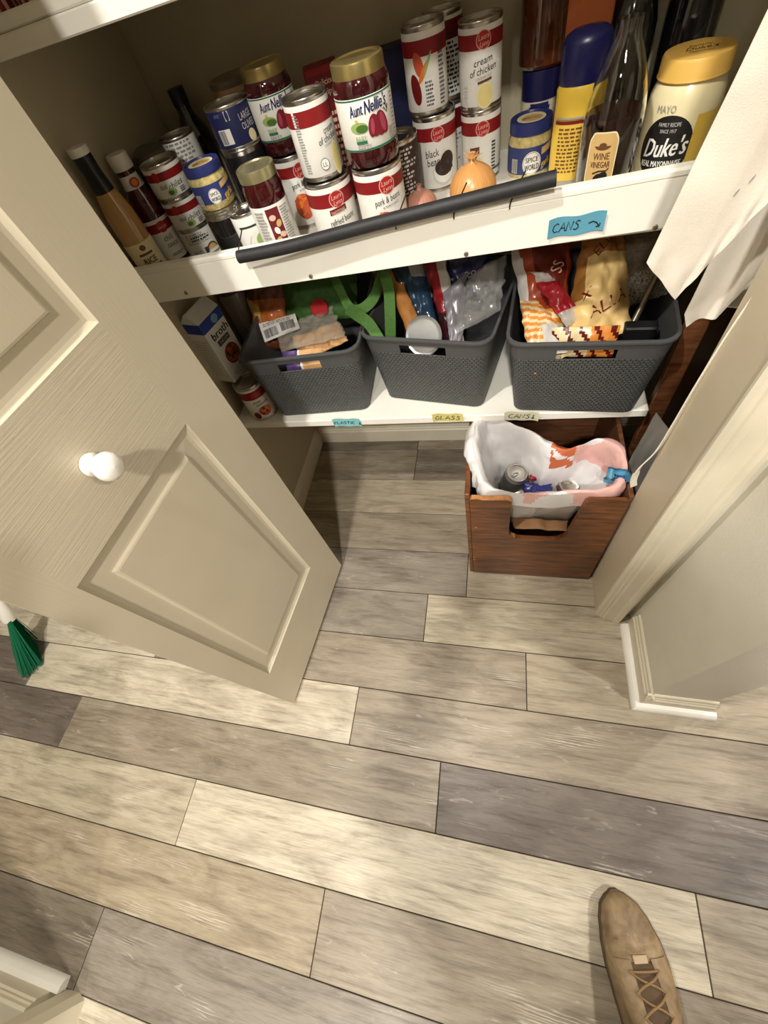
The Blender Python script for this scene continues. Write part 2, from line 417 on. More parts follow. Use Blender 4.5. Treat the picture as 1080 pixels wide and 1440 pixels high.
# closet jamb and casing on the right, and their twins on the left and above
trim_n = [0]
def trim(mb, m, label, smooth=False, ang=25):
    trim_n[0] += 1
    o = mb.build('trim_%d' % trim_n[0], m, None, smooth=smooth, ang=ang)
    return tag(o, label, 'trim', kind='structure')
mb = MB(); mb.box(OR, OR+.018, WF-.006, WB+.004, 0, OH); trim(mb, JAMB, 'flat beige door jamb board right of the wooden crate')
cas = [(.298,.446), (.298,.441), (.303,.436), (.309,.4345), (.311,.431), (.316,.4305), (.320,.427), (.341,.423), (.344,.4185), (.350,.416), (.357,.4165), (.359,.420), (.359,.446)]
mb = MB(); mb.prism(cas, 'z', 0, OH+.06); trim(mb, TRIM, 'ribbed casing on the right of the closet opening', smooth=True)
mb = MB(); mb.box(OL-.012, OL, WF-.006, WB+.004, 0, OH); trim(mb, JAMB, 'door jamb board behind the open door')
mb = MB(); mb.prism([(OL-(x-OR), y) for x, y in cas], 'z', 0, OH+.06); trim(mb, TRIM, 'ribbed casing behind the open door', smooth=True)
mb = MB(); mb.prism([(y, OH+(x-OR)) for x, y in cas], 'x', OL-.06, OR+.06); trim(mb, TRIM, 'head casing above the closet opening', smooth=True)
def base_prof(t, h): return [(0, 0), (t, 0), (t, h*.72), (t*.72, h*.76), (t*.72, h*.84), (t*.5, h*.88), (t*.4, h*.97), (t*.15, h), (0, h)]
def shoe_prof(t, r): return [(t, 0), (t+r, 0), (t+r*.96, r*.38), (t+r*.8, r*.7), (t+r*.5, r*.94), (t, r*1.05)]
def bb(name, prof, axis, off, sgn, a0, a1, m, label):
    mb = MB(); mb.prism([(off+sgn*p[0], p[1]) for p in prof], axis, a0, a1)
    o = mb.build(name, m, None, smooth=True, ang=25); tag(o, label, 'baseboard', kind='structure')
bb('baseboard_back', base_prof(.012, .083), 'x', CY, -1, CL, CR, TRIM, 'low baseboard along the closet back wall')
bb('baseboard_left', base_prof(.012, .083), 'y', CL, 1, WB, CY-.012, TRIM, 'low baseboard along the closet left wall')
bb('baseboard_right', base_prof(.013, .085), 'y', .390, -1, .2085, .4175, TRIM, 'baseboard on the left face of the short wall')
bb('baseboard_end', base_prof(.013, .085), 'x', .222, -1, .3765, .525, TRIM, 'baseboard on the near face of the short wall')
def miter_shoe():
    P = shoe_prof(0, .017); mb = MB(); n = len(P)
    path = [((.377, .413), (-1, 0)), ((.377, .209), (-1, -1)), ((.543, .209), (0, -1))]
    vs = [(p[0]+d[0]*q[0], p[1]+d[1]*q[0], q[1]) for p, d in path for q in P]; fs = []
    for s_ in range(2):
        for i in range(n): fs.append((s_*n+i, s_*n+(i+1) % n, (s_+1)*n+(i+1) % n, (s_+1)*n+i))
    fs += [tuple(range(n)), tuple(range(2*n, 3*n))]
    mb.add(vs, fs); trim(mb, WHITE, 'white quarter-round moulding wrapped around the short wall corner', smooth=True)
miter_shoe()
bb('baseboard_near', base_prof(.013, .085), 'x', -.622, 1, -2.6, -.985, TRIM, 'baseboard at the lower left corner of the view')
mb = MB(); mb.prism([(-.609+p[0], p[1]) for p in shoe_prof(0, .024)], 'x', -2.6, -.966)
trim(mb, WHITE, 'white quarter-round moulding in the lower left corner', smooth=True)
mb = MB(); mb.prism([(-.965,-.622), (-.965,-.610), (-.955,-.606), (-.925,-.604), (-.915,-.608), (-.905,-.612), (-.903,-.62), (-.903,-.74), (-.985,-.74), (-.985,-.622)], 'z', 0, OH)
trim(mb, TRIM, 'door casing post in the lower left corner', smooth=True)

# ------------------------------------------------------------ bifold door leaves
def leaf_mesh(W, H, T, panels):
    """slab with moulded panels on the +n side. local x = along width, y = -n, z up"""
    mb = MB(); xs = [0, panels[0][0], panels[0][1], W]
    zs = sorted(set([0, H]+[z for p in panels for z in (p[2], p[3])]))
    for i in range(3):
        for j in range(len(zs)-1):
            x0, x1, z0, z1 = xs[i], xs[i+1], zs[j], zs[j+1]
            if i == 1 and any(abs(p[2]-z0) < 1e-6 for p in panels):
                rings = [(0, 0), (.0025, .0035), (.007, .0078), (.013, .0092), (.036, .0078), (.0395, .0072), (.0425, .0024), (.0455, .0016)]
                R = [[(x0+a, d, z0+a), (x1-a, d, z0+a), (x1-a, d, z1-a), (x0+a, d, z1-a)] for a, d in rings]
                for k in range(len(R)-1):
                    for q in range(4):
                        q2 = (q+1) % 4; mb.add([R[k][q], R[k][q2], R[k+1][q2], R[k+1][q]], [(0,1,2,3)], 0)
                mb.add(R[-1], [(0,1,2,3)], 0)
            else: mb.add([(x0,0,z0), (x1,0,z0), (x1,0,z1), (x0,0,z1)], [(0,1,2,3)], 1 if i == 1 else 0)
    mb.add([(0,0,0),(W,0,0),(W,T,0),(0,T,0),(0,0,H),(W,0,H),(W,T,H),(0,T,H)], [(3,2,1,0),(4,5,6,7),(1,2,6,5),(2,3,7,6),(3,0,4,7)], 0)
    bm = bmesh.new(); me = bpy.data.meshes.new('t')
    return mb
P1 = Vector((-.503, .5325)); P2 = Vector((-.554, .082)); DIR = (P2-P1).normalized(); WL = (P2-P1).length
NRM = Vector((-DIR.y, DIR.x)); NRM = NRM if NRM.x > 0 else -NRM
PAN = [(.103, .4085, .205, .812), (.103, .4085, 1.004, 1.86)]
def leaf(name, label, origin, dirv, nrm, front):
    t = tag(bpy.data.objects.new(name, None), label, 'door', kind='structure'); COL.objects.link(t)
    m = leaf_mesh(WL, 2.02, .034, PAN); bm = MB()
    T = Matrix(((dirv.x, -nrm.x, 0, origin.x), (dirv.y, -nrm.y, 0, origin.y), (0, 0, 1, .020), (0, 0, 0, 1)))
    bm.v = m.v; bm.f = m.f; bm.m = m.m
    o = bm.build('door_slab', [DOOR_V, DOOR_H], t, smooth=True, ang=20)
    t.matrix_world = T
    if T.determinant() < 0: o.data.flip_normals()
    return t
d1 = leaf('door_1', 'open beige bifold leaf with two moulded panels and a white knob', P1, DIR, NRM, True)
mb = MB(); mb.lathe([(.0005,.001),(.016,.001),(.0165,.004),(.011,.007),(.0095,.014),(.0125,.020),(.0185,.026),(.0205,.033),(.0185,.041),(.012,.046),(.0005,.047)], 28)
k = mb.build('knob', M('white_porcelain', (240,236,228), rough=.18, var=.02, coat=.5), d1, smooth=True, ang=60)
k.matrix_local = Matrix.Translation((.262, 0, .899)) @ Matrix.Rotation(radians(90), 4, 'X')
o2 = P1-NRM*.078-DIR*.012
d2 = leaf('door_2', 'second bifold leaf folded behind the beige one', o2, DIR, -NRM, False)
mb = MB()
for z in (.18, 1.0, 1.85): mb.box(WL-.016, WL-.001, .030, .048, z, z+.07)
mb.build('hinge', STEEL, d1, smooth=False)

# ------------------------------------------------------------ shelves
SZ = .900; FY = .745
mb = MB(); mb.box(CL, CR, FY+.016, CY, SZ-.02, SZ)
tag(mb.build('pantry_shelf', SHELF, None, smooth=False), 'white shelf board under the cans and jars', 'shelf')
t = thing('shelf_lip', 'long white board screwed on as front lip of the can shelf', 'board', (0,0,0))
def fz(x): return .953+(x-(-.30))*.0235
def fb(x): return .882+(x-(-.30))*.0165
mb = MB(); xa, xb = CL, CR
for x0, x1 in ((xa, xb),):
    prof = lambda x: [(FY, fb(x)), (FY+.016, fb(x)), (FY+.016, fz(x)), (FY+.003, fz(x)), (FY-.001, fz(x)-.003), (FY-.001, fz(x)-.0085), (FY+.0008, fz(x)-.0092), (FY+.0008, fz(x)-.0102), (FY, fz(x)-.0108)]
    A, B = prof(x0), prof(x1); n = len(A)
    mb.add([(x0, *p) for p in A]+[(x1, *p) for p in B], [(i, (i+1) % n, n+(i+1) % n, n+i) for i in range(n)]+[tuple(range(n)), tuple(range(n, 2*n))])
mb.build('lip_board', SHELF, t, smooth=False)
for x, z in ((-.624, .888), (-.343, .888), (-.054, .891), (.229, .893)):
    mb = MB(); mb.lathe([(.0005,.002),(.0022,.0022),(.0036,.0016),(.0042,0)], 12, T=Matrix.Translation((x, FY, z)) @ Matrix.Rotation(radians(90), 4, 'X'))
    mb.build('screw', STEEL, t)
LZ = .501; LY = .752
t = thing('lower_shelf', 'white lower shelf that carries the three grey baskets', 'shelf', (0,0,0))
mb = MB(); mb.bbox(CL, .338, LY, CY, LZ-.022, LZ, .002); mb.build('shelf_board', SHELF, t, smooth=False)
mb = MB(); mb.box(CL, .338, CY-.02, CY, LZ-.06, LZ-.022); mb.build('support_cleat', SHELF, t, smooth=False)
t = thing('top_shelf', 'white shelf edge in the top left corner', 'shelf', (0,0,0))
mb = MB(); mb.bbox(CL, CR, LY, CY, 1.231, 1.252, .002); mb.build('shelf_board', SHELF, t, smooth=False)
mb = MB(); mb.bbox(CL, CR, LY+.004, LY+.020, 1.2525, 1.268, .002); mb.build('front_strip', SHELF, t, smooth=False)

# small taped tags with hand lettering
def tape(name, label, o, u, v, w, h, rgb, txt, hh, curl=.003, hw=.0016):
    o, u, v = Vector(o), Vector(u).normalized(), Vector(v).normalized(); n = u.cross(v)
    def S(a, b, e): return o+u*a+v*b+n*(e+curl*max(0, (abs(a)/(w/2)))**4+.0007+.3*curl*max(0, -b/h)**2)
    mb = MB()
    mb.grid(lambda p, q: S((p-.5)*w, (q-.5)*h+.0015*sin(p*9), .0004), 14, 5)
    mb.grid(lambda p, q: S((p-.5)*w, (q-.5)*h+.0015*sin(p*9), 0), 14, 5)
    ob = mb.build(name, M(name+'_%d' % rgb[0], rgb, rough=.7, var=.06, scale=40), None)
    tag(ob, label, 'label')
    pr = Print(lambda a, b, e: tuple(S(a, b, e+.0004)), []); pr.hand(txt, 0, 0, hh, 'black', w=hw); pr.build(ob, 'lettering')
tape('blue_tape_tag', 'blue tape tag reading CANS with an arrow on the upper shelf lip', (.1145, FY-.001, .9135), (1, 0, .018), (0, 0, 1), .081, .027, (92,160,184), 'CANS a', .0125)
tape('paper_tag', 'light blue paper tag reading PLASTIC under the left basket', (-.388, LY-.001, .4935), (1, 0, -.03), (0, -.15, 1), .078, .034, (150,220,226), 'PLASTIC d', .0115, hw=.0019)
tape('paper_tag', 'yellow paper tag reading GLASS under the middle basket', (-.115, LY-.001, .4995), (1, 0, -.04), (0, -.15, 1), .077, .032, (232,222,140), 'GLASS', .016, hw=.0021)
tape('paper_tag', 'cream paper tag reading CANS under the right basket', (.063, LY-.004, .4995), (1, 0, -.08), (0, -.15, 1), .080, .032, (238,236,206), 'CANSd', .016, hw=.0021)

# black foam rod lying on wire hooks in front of the lip
mb = MB(); pts = [(-.452, .716, .952), (-.36, .722, .953), (-.20, .729, .964), (-.05, .7325, .974), (.076, .734, .983)]
t = thing('black_rod', 'black round rod lying along the upper shelf lip', 'rod', (0,0,0))
def spl(P, n):
    P = [Vector(p) for p in P]; out = []
    for i in range(len(P)-1):
        p0, p1, p2, p3 = P[max(i-1, 0)], P[i], P[i+1], P[min(i+2, len(P)-1)]
        for k in range(n):
            s_ = k/n; out.append(.5*((2*p1)+(p2-p0)*s_+(2*p0-5*p1+4*p2-p3)*s_*s_+(3*p1-p0-3*p2+p3)*s_**3))
    return out+[P[-1]]
mb.tube(spl(pts, 6), .0102, 16); mb.build('foam_sleeve', M('black_foam', (40,40,42), rough=.55, var=.15, scale=90, bump=.15, bscale=300), t)
for x, y, z in ((-.465,.745,.949), (-.165,.745,.957), (-.07,.745,.959), (.015,.745,.961)):
    mb = MB(); q = min(spl(pts, 6), key=lambda p: abs(p.x-x))
    mb.tube(spl([(x+.02, y+.012, fz(x)+.03), (x+.008, y+.004, fz(x)+.012), (x, y-.0035, fz(x)-.002), (x-.001, y-.0035, fz(x)-.010)], 4), .0011, 6)
    mb.build('wire_hook', M('dark_wire', (50,46,42), rough=.4, metal=.8), t)

# ------------------------------------------------------------ cans and jars
def can_prof(r, h):
    body = [(.001, .002), (r*.80, .002), (r*.86, .0035), (r*.93, .001), (r, 0), (r*1.012, .0015), (r*1.012, .0035), (r*.985, .0055)]
    n = 3
    for i in range(1, n+1): z = h*i/(n+1); body += [(r*.985, z)]
    body += [(r*.985, h-.0055), (r*1.012, h-.0035), (r*1.014, h-.001), (r, h), (r*.955, h-.0005), (r*.945, h-.004), (r*.90, h-.0042), (r*.885, h-.0030), (r*.84, h-.0030),
             (r*.82, h-.0042), (r*.62, h-.0042), (r*.60, h-.0034), (r*.56, h-.0034), (r*.54, h-.0044), (.001, h-.0044)]
    return body
def emblem(p, u, v, R=.0115):
    p.ell(u, v, R*1.06, R, 'pink', seg=24); p.ell(u, v, R*.97, R*.91, 'emblem', seg=24)
    p.text('Laura', u, v+R*.32, R*.52, 'pink', .3, rot=.10, maxw=R*1.5); p.text('Lynn', u+R*.06, v-R*.34, R*.52, 'pink', .3, rot=.10, maxw=R*1.3)
def can(name, label, x, y, z, r, h, prints, yaw=0, paper=PAPER, group=None, band=None, lab=(.06, .94), tilt=None):
    t = thing(name, label, 'can', (x, y, z), facecam(x, y, yaw), group)
    if tilt: t.rotation_euler = (tilt[0], tilt[1], facecam(x, y, yaw))
    mb = MB(); mb.lathe(can_prof(r, h), 36); mb.build('tin', TIN, t, ang=35)
    if paper:
        mb = MB(); mb.lathe([(r*.985+.0004, h*lab[0]), (r*.985+.0008, h*lab[0]+.001), (r*.985+.0008, h*lab[1]-.001), (r*.985+.0004, h*lab[1])], 36)
        mb.build('paper_label', paper, t)
    p = Print(cylmap(r*.985+.0008), [], .0003)
    if band: p.rect(-pi*r*.97, pi*r*.97, h*band[0], h*band[1], band[2] if len(band) > 2 else 'red', nu=60)
    if prints: prints(p, r, h)
    if p.mb.v: p.build(t)
    return t
def beans(p, cu, cv, w, h, n, k=26, sz=.0042, seed=1):
    r = random.Random(seed)
    for i in range(k):
        a = r.random()*6.28; q = sqrt(r.random())
        p.ell(cu+w*q*cos(a), cv+h*q*sin(a), sz, sz*.72, n if i % 3 else 'orange' if n == 'beanred' else 'charcoal', rot=r.random()*3, seg=8, rings=1); p.e -= p.step*.9
def pork(p, r, h):
    emblem(p, .006, h*.80, .0125)
    p.text('pork & beans', .004, h*.645, .0095, 'black', .18, rot=.10, maxw=.046)
    p.text('IN TOMATO SAUCE', .008, h*.565, .0036, 'charcoal', rot=.10, maxw=.028)
    p.ell(-.006, h*.33, .018, .022, 'beanred'); beans(p, -.006, h*.33, .016, .020, 'beanred', 34, seed=4)
def soup(name):
    def f(p, r, h):
        emblem(p, .004, h*.80, .0112)
        w = name.split('/')
        for i, s_ in enumerate(w): p.text(s_, .003, h*(.585-.105*i), .0088, 'black', .2, rot=.12, maxw=.044)
        p.text('CONDENSED SOUP', .004, h*.40, .0034, 'grey', rot=.12, maxw=.026)
        p.rect(-.006, .017, h*.325, h*.355, 'brown', skew=.12)
        p.ell(.006, h*.18, .0145, .0165, 'cream'); p.ell(.006, h*.18, .0125, .0145, 'noodle')
        p.para(-.031, -.022, h*.10, h*.34, 'lightgrey', 6, 4)
    return f
def soup_side(p, r, h):
    p.rect(-.030, -.026, h*.70, h*.92, 'white', nu=2); p.para(-.030, -.020, h*.12, h*.86, 'grey', 22, 8)
    p.text('cream', .024, h*.60, .0085, 'black', .2, rot=.12, maxw=.020); p.text('of chicken', .020, h*.50, .0085, 'black', .2, rot=.12, maxw=.036)
    p.text('CONDENSED SOUP', .021, h*.425, .0032, 'grey', rot=.12, maxw=.022)
    p.ell(.027, h*.22, .009, .022, 'cream'); p.ell(.027, h*.22, .007, .019, 'noodle')
    p.ell(.004, h*.205, .0072, .0078, 'charcoal'); p.ell(.004, h*.205, .0064, .0070, 'white'); p.text('LL', .004, h*.205, .006, 'charcoal')
    p.para(-.004, .012, h*.05, h*.085, 'lightgrey', 2, 5)
R1 = .0405
can('pork_and_beans_can', 'pork and beans can holding up the right beet jar', -.198, .814, SZ, R1, .120, pork, yaw=8, band=(.735, .875, 'red'))
can('pork_and_beans_can', 'pork and beans can under the left beet jar', -.394, .952, SZ, .040, .120, pork, yaw=4, band=(.735, .875, 'red'))
def trad(p, r, h):
    emblem(p, .004, h*.775, .0125); p.rect(-.013, .017, h*.585, h*.655, 'darkred', skew=.10); p.text('TRADITIONAL', .002, h*.6200, .0050, 'pink', rot=.10, maxw=.026)
    p.text('refried beans', .006, h*.50, .0100, 'black', .18, rot=.10, maxw=.046)
can('refried_beans_can', 'refried beans can marked traditional under the left chicken soup can', -.290, .822, SZ, R1, .112, trad, yaw=6, band=(.69, .87, 'red'))
can('chicken_soup_can', 'cream of chicken soup can standing on the traditional beans can', -.292, .827, SZ+.1125, .0352, .100, soup_side, yaw=2, band=(.685, .875, 'red'))
can('chicken_soup_can', 'upper cream of chicken soup can of the right-hand pair', -.039, 1.024, SZ+.1055, .0352, .105, soup('cream/of chicken'), yaw=2, band=(.705, .875, 'red'))
def soup_back(p, r, h):
    emblem(p, .002, h*.77, .0115); p.rect(-.022, -.004, h*.42, h*.52, 'brown', skew=.1); p.bars(.016, .020, h*.2, h*.62, 'black', 6, False)
    for q in range(9): p.rect(.018, .026, h*(.15+.05*q), h*(.17+.05*q), 'black', nu=2, nv=1)
    p.ell(-.008, h*.25, .012, .015, 'noodle')
can('chicken_soup_can', 'soup can right behind the onion', -.039, 1.024, SZ, .0352, .105, soup_back, yaw=2, band=(.685, .865, 'red'))
def bb(p, r, h):
    emblem(p, .005, h*.775, .0115); p.text('black', -.008, h*.55, .0115, 'black', .2, rot=.10, maxw=.026); p.text('beans', -.004, h*.44, .0115, 'black', .2, rot=.10, maxw=.030)
    p.ell(.012, h*.27, .021, .021, 'lightgrey'); p.ell(.012, h*.285, .019, .018, 'white'); p.ell(.013, h*.34, .0175, .0135, 'darkbrown'); p.ell(.020, h*.42, .013, .014, 'darkbrown'); beans(p, .013, h*.33, .015, .010, 'darkbrown', 18, seed=2)
can('black_beans_can', 'black beans can left of the onion', -.124, 1.017, SZ, .0392, .115, bb, yaw=0, band=(.70, .87, 'red'))
def veg(p, r, h):
    p.ell(-.012, h*.60, .008, .016, 'beanred', rot=.3); p.ell(-.004, h*.52, .004, .016, 'orange', rot=-.6); p.ell(-.020, h*.33, .009, .020, 'darkred', rot=.2); p.ell(.003, h*.60, .002, .016, 'palegreen', rot=-.5)
    p.rect(-.004, .012, h*.10, h*.44, 'white'); p.para(-.003, .011, h*.12, h*.43, 'black', 7, 9, .6); p.para(.022, .034, h*.1, h*.85, 'charcoal', 16, 2)
can('vegetable_can', 'soup can with a carrot picture on top of the black beans', -.131, 1.019, SZ+.1155, .0358, .108, veg, yaw=0, band=(.685, .86, 'red'))
can('tall_can', 'dim can at the back behind the carrot-picture can', -.105, 1.085, SZ+.112, .034, .110, lambda p, r, h: p.para(-.02, .03, h*.1, h*.8, 'charcoal', 14, 5), band=(.70, .9, 'darkred'))
can('bean_can', 'can at the back under the dim can', -.105, 1.085, SZ, .037, .112, lambda p, r, h: p.para(-.03, .03, h*.1, h*.6, 'grey', 9, 6), band=(.64, .9, 'darkred'))
def textcan(p, r, h): p.para(-.03, .036, h*.08, h*.92, 'lightgrey', 17, 12)
can('bean_can', 'dark can with rows of small print behind the right pork and beans', -.183, .925, SZ, .039, .115, textcan, yaw=0, paper=M('dark_label', (60,44,40), rough=.5))
def chil(p, r, h):
    p.ell(-.020, h*.70, .007, .008, 'emblem'); p.text('chiles', .010, h*.40, .0098, 'black', .22, rot=.10, maxw=.030); p.text('diced', -.014, h*.42, .0080, 'charcoal', .22, maxw=.014)
    p.ell(-.002, h*.22, .0085, .0060, 'palegreen'); p.ell(-.004, h*.21, .005, .0035, 'green'); p.para(.014, .026, h*.14, h*.30, 'charcoal', 3, 5)
cg = 'stack of three small chiles cans'
can('chiles_can', 'topmost of three small chiles cans at the left of the shelf', -.630, .889, SZ+.109, .0372, .0545, chil, yaw=-2, band=(.57, .80, 'red'), lab=(.08, .92))
can('chiles_can', 'middle one of three stacked small chiles cans', -.628, .888, SZ+.0545, .0372, .0545, chil, yaw=2, band=(.57, .80, 'red'), lab=(.08, .92))
def chilback(p, r, h):
    p.para(-.030, .022, h*.52, h*.88, 'grey', 6, 8); p.para(-.020, .022, h*.62, h*.80, 'charcoal', 2, 4)
    p.ell(.016, h*.20, .013, .012, 'brown', a0=0, a1=pi); p.ell(.016, h*.20, .010, .009, 'tan', a0=0, a1=pi); p.rect(-.002, .005, h*.14, h*.34, 'charcoal'); p.para(-.03, -.006, h*.12, h*.3, 'grey', 4, 7)
can('chiles_can', 'bottom can of the chiles stack with its printed back turned forward', -.629, .890, SZ, .0372, .0545, chilback, yaw=0, lab=(.08, .92))
def tomc(p, r, h):
    p.rect(-.024, .024, h*.74, h*.78, 'charcoal', nu=10); p.ell(.014, h*.46, .014, .012, 'palegreen'); p.ell(.004, h*.25, .016, .011, 'green')
    p.ell(-.006, h*.34, .008, .008, 'beanred'); p.ell(.000, h*.22, .010, .009, 'red'); p.ell(-.012, h*.22, .008, .007, 'emblem'); p.stroke([(-.002, h*.33), (.022, h*.41), (.018, h*.2)], .0014, 'yellow')
can('tomato_paste_can', 'small tomato can in front at the left end of the black rod', -.463, .822, SZ, .0295, .086, tomc, yaw=0)
def bluec(p, r, h):
    p.rect(-.034, -.010, h*.16, h*.52, 'white'); p.bars(-.033, -.020, h*.18, h*.50, 'black', 3); p.rect(-.011, -.003, h*.68, h*.90, 'lightgrey'); p.ell(-.007, h*.79, .0032, .007, 'navy')
    p.text('LARGE', .026, h*.68, .0095, 'lightgrey', rot=.03, maxw=.026); p.text('OLIVES', .027, h*.47, .0095, 'lightgrey', rot=.03, maxw=.028)
    p.ell(.028, h*.20, .008, .009, 'cream', rot=.4); p.para(-.030, -.016, h*.80, h*.88, 'lilac', 2, 2)
def redcan(p, r, h):
    for k in range(9): p.rect(-.05+.012*k, -.043+.012*k, h*.1, h*.9, 'red', nu=2)
for i, (x, w) in enumerate(((-.690, 'leftmost'), (-.617, 'second'))):
    can('red_striped_can', w+' red striped can on the top shelf in the corner of the photo', x, .812, 1.252, .034, .11, redcan, paper=M('pale_label', (214,196,176), rough=.5))
can('olive_can', 'navy blue can with a barcode stacked left of the beet jar', -.476, .936, SZ+.1485, .040, .059, bluec, yaw=0, paper=M('navy_label', (34,40,84), rough=.4))
can('black_can', 'black can underneath the navy blue can', -.476, .936, SZ, .0395, .148, None, paper=M('black_label', (26,25,28), rough=.35))
can('striped_can', 'grey can with close print lines behind the chiles stack', -.631, .985, SZ+.098, .036, .075, lambda p, r, h: p.para(-.03, .034, h*.1, h*.95, 'grey', 10, 3), yaw=0)
can('striped_can', 'dim can hidden under the grey print-lined can', -.631, .985, SZ, .036, .097, None)

def jar(name, label, cat, x, y, z, parts, yaw=0, group=None):
    """parts: list of (part name, profile, material)"""
    t = thing(name, label, cat, (x, y, z), facecam(x, y, yaw), group)
    for n, prof, m in parts:
        mb = MB(); mb.lathe(prof, 36); mb.build(n, m, t, ang=38)
    return t
def lid_prof(r, z0, h, dish=.0):
    return [(.001, z0+.001), (r*.9, z0+.001), (r, z0), (r*1.005, z0+.0015), (r, z0+.003), (r, z0+h-.003), (r*.985, z0+h-.0008), (r*.95, z0+h), (r*.86, z0+h), (r*.82, z0+h-.0016-dish), (.001, z0+h-.0016-dish)]
BEET = M('beet_liquid_glass', (58,12,18), rough=.08, var=.35, scale=40, coat=1.0)
def beet_jar(label, x, y, z, yaw):
    t = jar('beet_jar', label, 'jar', x, y, z, [
        ('glass', [(.001,.001), (.034,.001), (.040,.004), (.0415,.010), (.0418,.022), (.041,.024), (.041,.084), (.0418,.086), (.0412,.094), (.0385,.100), (.0365,.104), (.001,.104)], BEET),
        ('lid', lid_prof(.0378, .1005, .0165), GOLDLID),
        ('paper_label', [(.0413,.0245), (.0417,.0252), (.0417,.0828), (.0413,.0835)], PAPER)], yaw)
    p = Print(cylmap(.0417), [], .0003); r = .0417
    p.rect(-.10, .10, .0250, .0275, 'teal', nu=40); p.rect(-.10, .10, .0812, .0828, 'teal', nu=40)
    p.text('Aunt', -.019, .0715, .0125, 'navy', .35, rot=.10, maxw=.021, bold=1); p.text("Nellie's", .011, .0735, .0135, 'navy', .35, rot=.06, maxw=.036, bold=1)
    p.ell(-.018, .0525, .013, .006, 'palegreen'); p.ell(-.014, .0510, .009, .0045, 'green'); p.ell(-.020, .0600, .0022, .0022, 'gold')
    tear = lambda a: 1-.42*max(0, -sin(a))**3 + .0
    p.ell(.004, .0485, .0085, .0155, 'beet', rot=-.12, shape=tear); p.ell(.0165, .0485, .0095, .0165, 'beet', rot=.10, shape=tear)
    p.ell(.0185, .0520, .0042, .011, 'beetlight', rot=.15); p.ell(.002, .0510, .0028, .009, 'beetlight', rot=-.1)
    p.stroke([(.022, .066), (.027, .060), (.030, .068)], .0018, 'green'); p.stroke([(.026, .070), (.028, .062)], .0016, 'darkred')
    p.text('BABY', -.017, .0405, .0062, 'palegreen', maxw=.016); p.rect(-.025, -.009, .0345, .0378, 'teal'); p.text('BEETS', -.014, .0300, .0055, 'grey', maxw=.022)
    p.para(.026, .036, .030, .046, 'grey', 3, 4); p.para(.036, .044, .028, .080, 'grey', 12, 6)
    p.build(t); return t
beet_jar('gold-lidded beet jar standing on the right pork and beans can', -.199, .813, SZ+.120, 6)
beet_jar('gold-lidded beet jar half hidden on the left pork and beans can', -.396, .953, SZ+.120, 2)
# nut jar
t = jar('nut_jar', 'dark red jar with a pale gold lid and a nut picture label', 'jar', -.403, .808, SZ, [
    ('glass', [(.001,.001), (.030,.001), (.0345,.004), (.0355,.012), (.0355,.018), (.035,.020), (.035,.098), (.0355,.100), (.0355,.120), (.033,.128), (.031,.133), (.001,.133)], M('dark_red_preserve', (62,14,16), rough=.08, var=.3, scale=40, coat=1.0)),
    ('lid', lid_prof(.0335, .131, .0165), M('pale_gold_lid', (190,182,140), rough=.3, metal=.8)),
    ('paper_label', [(.0352,.020), (.0356,.021), (.0356,.097), (.0352,.098)], PAPER)])
p = Print(cylmap(.0356), [], .0003)
p.rect(-.012, .012, .022, .094, 'maroon'); 
for i, (a, b) in enumerate(((-.003,.080), (.005,.070), (-.002,.060), (.006,.052), (-.004,.045), (.004,.034), (-.003,.027))): p.ell(a, b, .006, .0045, ('pink','tan','white')[i % 3], rot=i)
p.para(.014, .032, .024, .094, 'grey', 17, 3); p.para(-.034, -.016, .024, .094, 'grey', 14, 4); p.build(t)
# garlic jars
def garlic(label, x, y, z, yaw, r=.0345, h=.098):
    t = jar('garlic_jar', label, 'jar', x, y, z, [
        ('glass', [(.001,.001), (r*.9,.001), (r,.006), (r*1.01,.02), (r*1.01,h*.62), (r,h*.68), (r*.92,h*.76), (r*.90,h*.80), (.001,h*.80)], M('minced_garlic_glass', (196,178,118), rough=.12, var=.25, scale=160, coat=.8)),
        ('lid', lid_prof(r*.97, h*.78, h*.21, .001), M('blue_lid', (42,50,106), rough=.32, var=.05)),
        ('paper_label', [(r*1.01,.012), (r*1.01+.0006,.0125), (r*1.01+.0006,h*.60), (r*1.01,h*.605)], M('blue_label', (52,62,116), rough=.4, var=.1))], yaw)
    p = Print(cylmap(r*1.01+.0006), [], .0003)
    k = (h/.086)**1.6
    p.ell(.006, h*.33, .0165*k, .0175*k, 'white'); p.ell(.006, h*.33, .0152*k, .0162*k, 'navy'); p.ell(.006, h*.33, .0146*k, .0156*k, 'white')
    p.text('SPICE', .006, h*.33+.0058*k, .0075*k, 'black', rot=.03, maxw=.022*k, bold=1); p.text('WORLD', .006, h*.33-.0055*k, .0085*k, 'black', rot=.03, maxw=.025*k, bold=1)
    p.rect(-.032, -.020, h*.17, h*.42, 'lightgrey'); p.bars(-.031, -.021, h*.18, h*.41, 'black', 4)
    p.rect(.022, .050, h*.44, h*.56, 'tan', skew=.2); p.text('garlic', .033, h*.30, .011, 'gold', .2, rot=.2, maxw=.022, bold=1); p.build(t)
    # raised pale disc print on the lid
    q = Print(planemap((0, 0, h*.99-.0024), (1,0,0), (0,1,0)), [], .0003); q.ell(0, 0, r*.66, r*.66, 'cream', seg=28); q.ell(.001, -.002, r*.5, r*.4, 'tan', seg=24); q.text('garlic', 0, 0, .010, 'brown', .2, maxw=.03); q.build(t, 'lid_print')
    return t
garlic('minced garlic jar with a blue lid at the right end of the rod', .050, 1.009, SZ-.006, 0, .0375, .086)
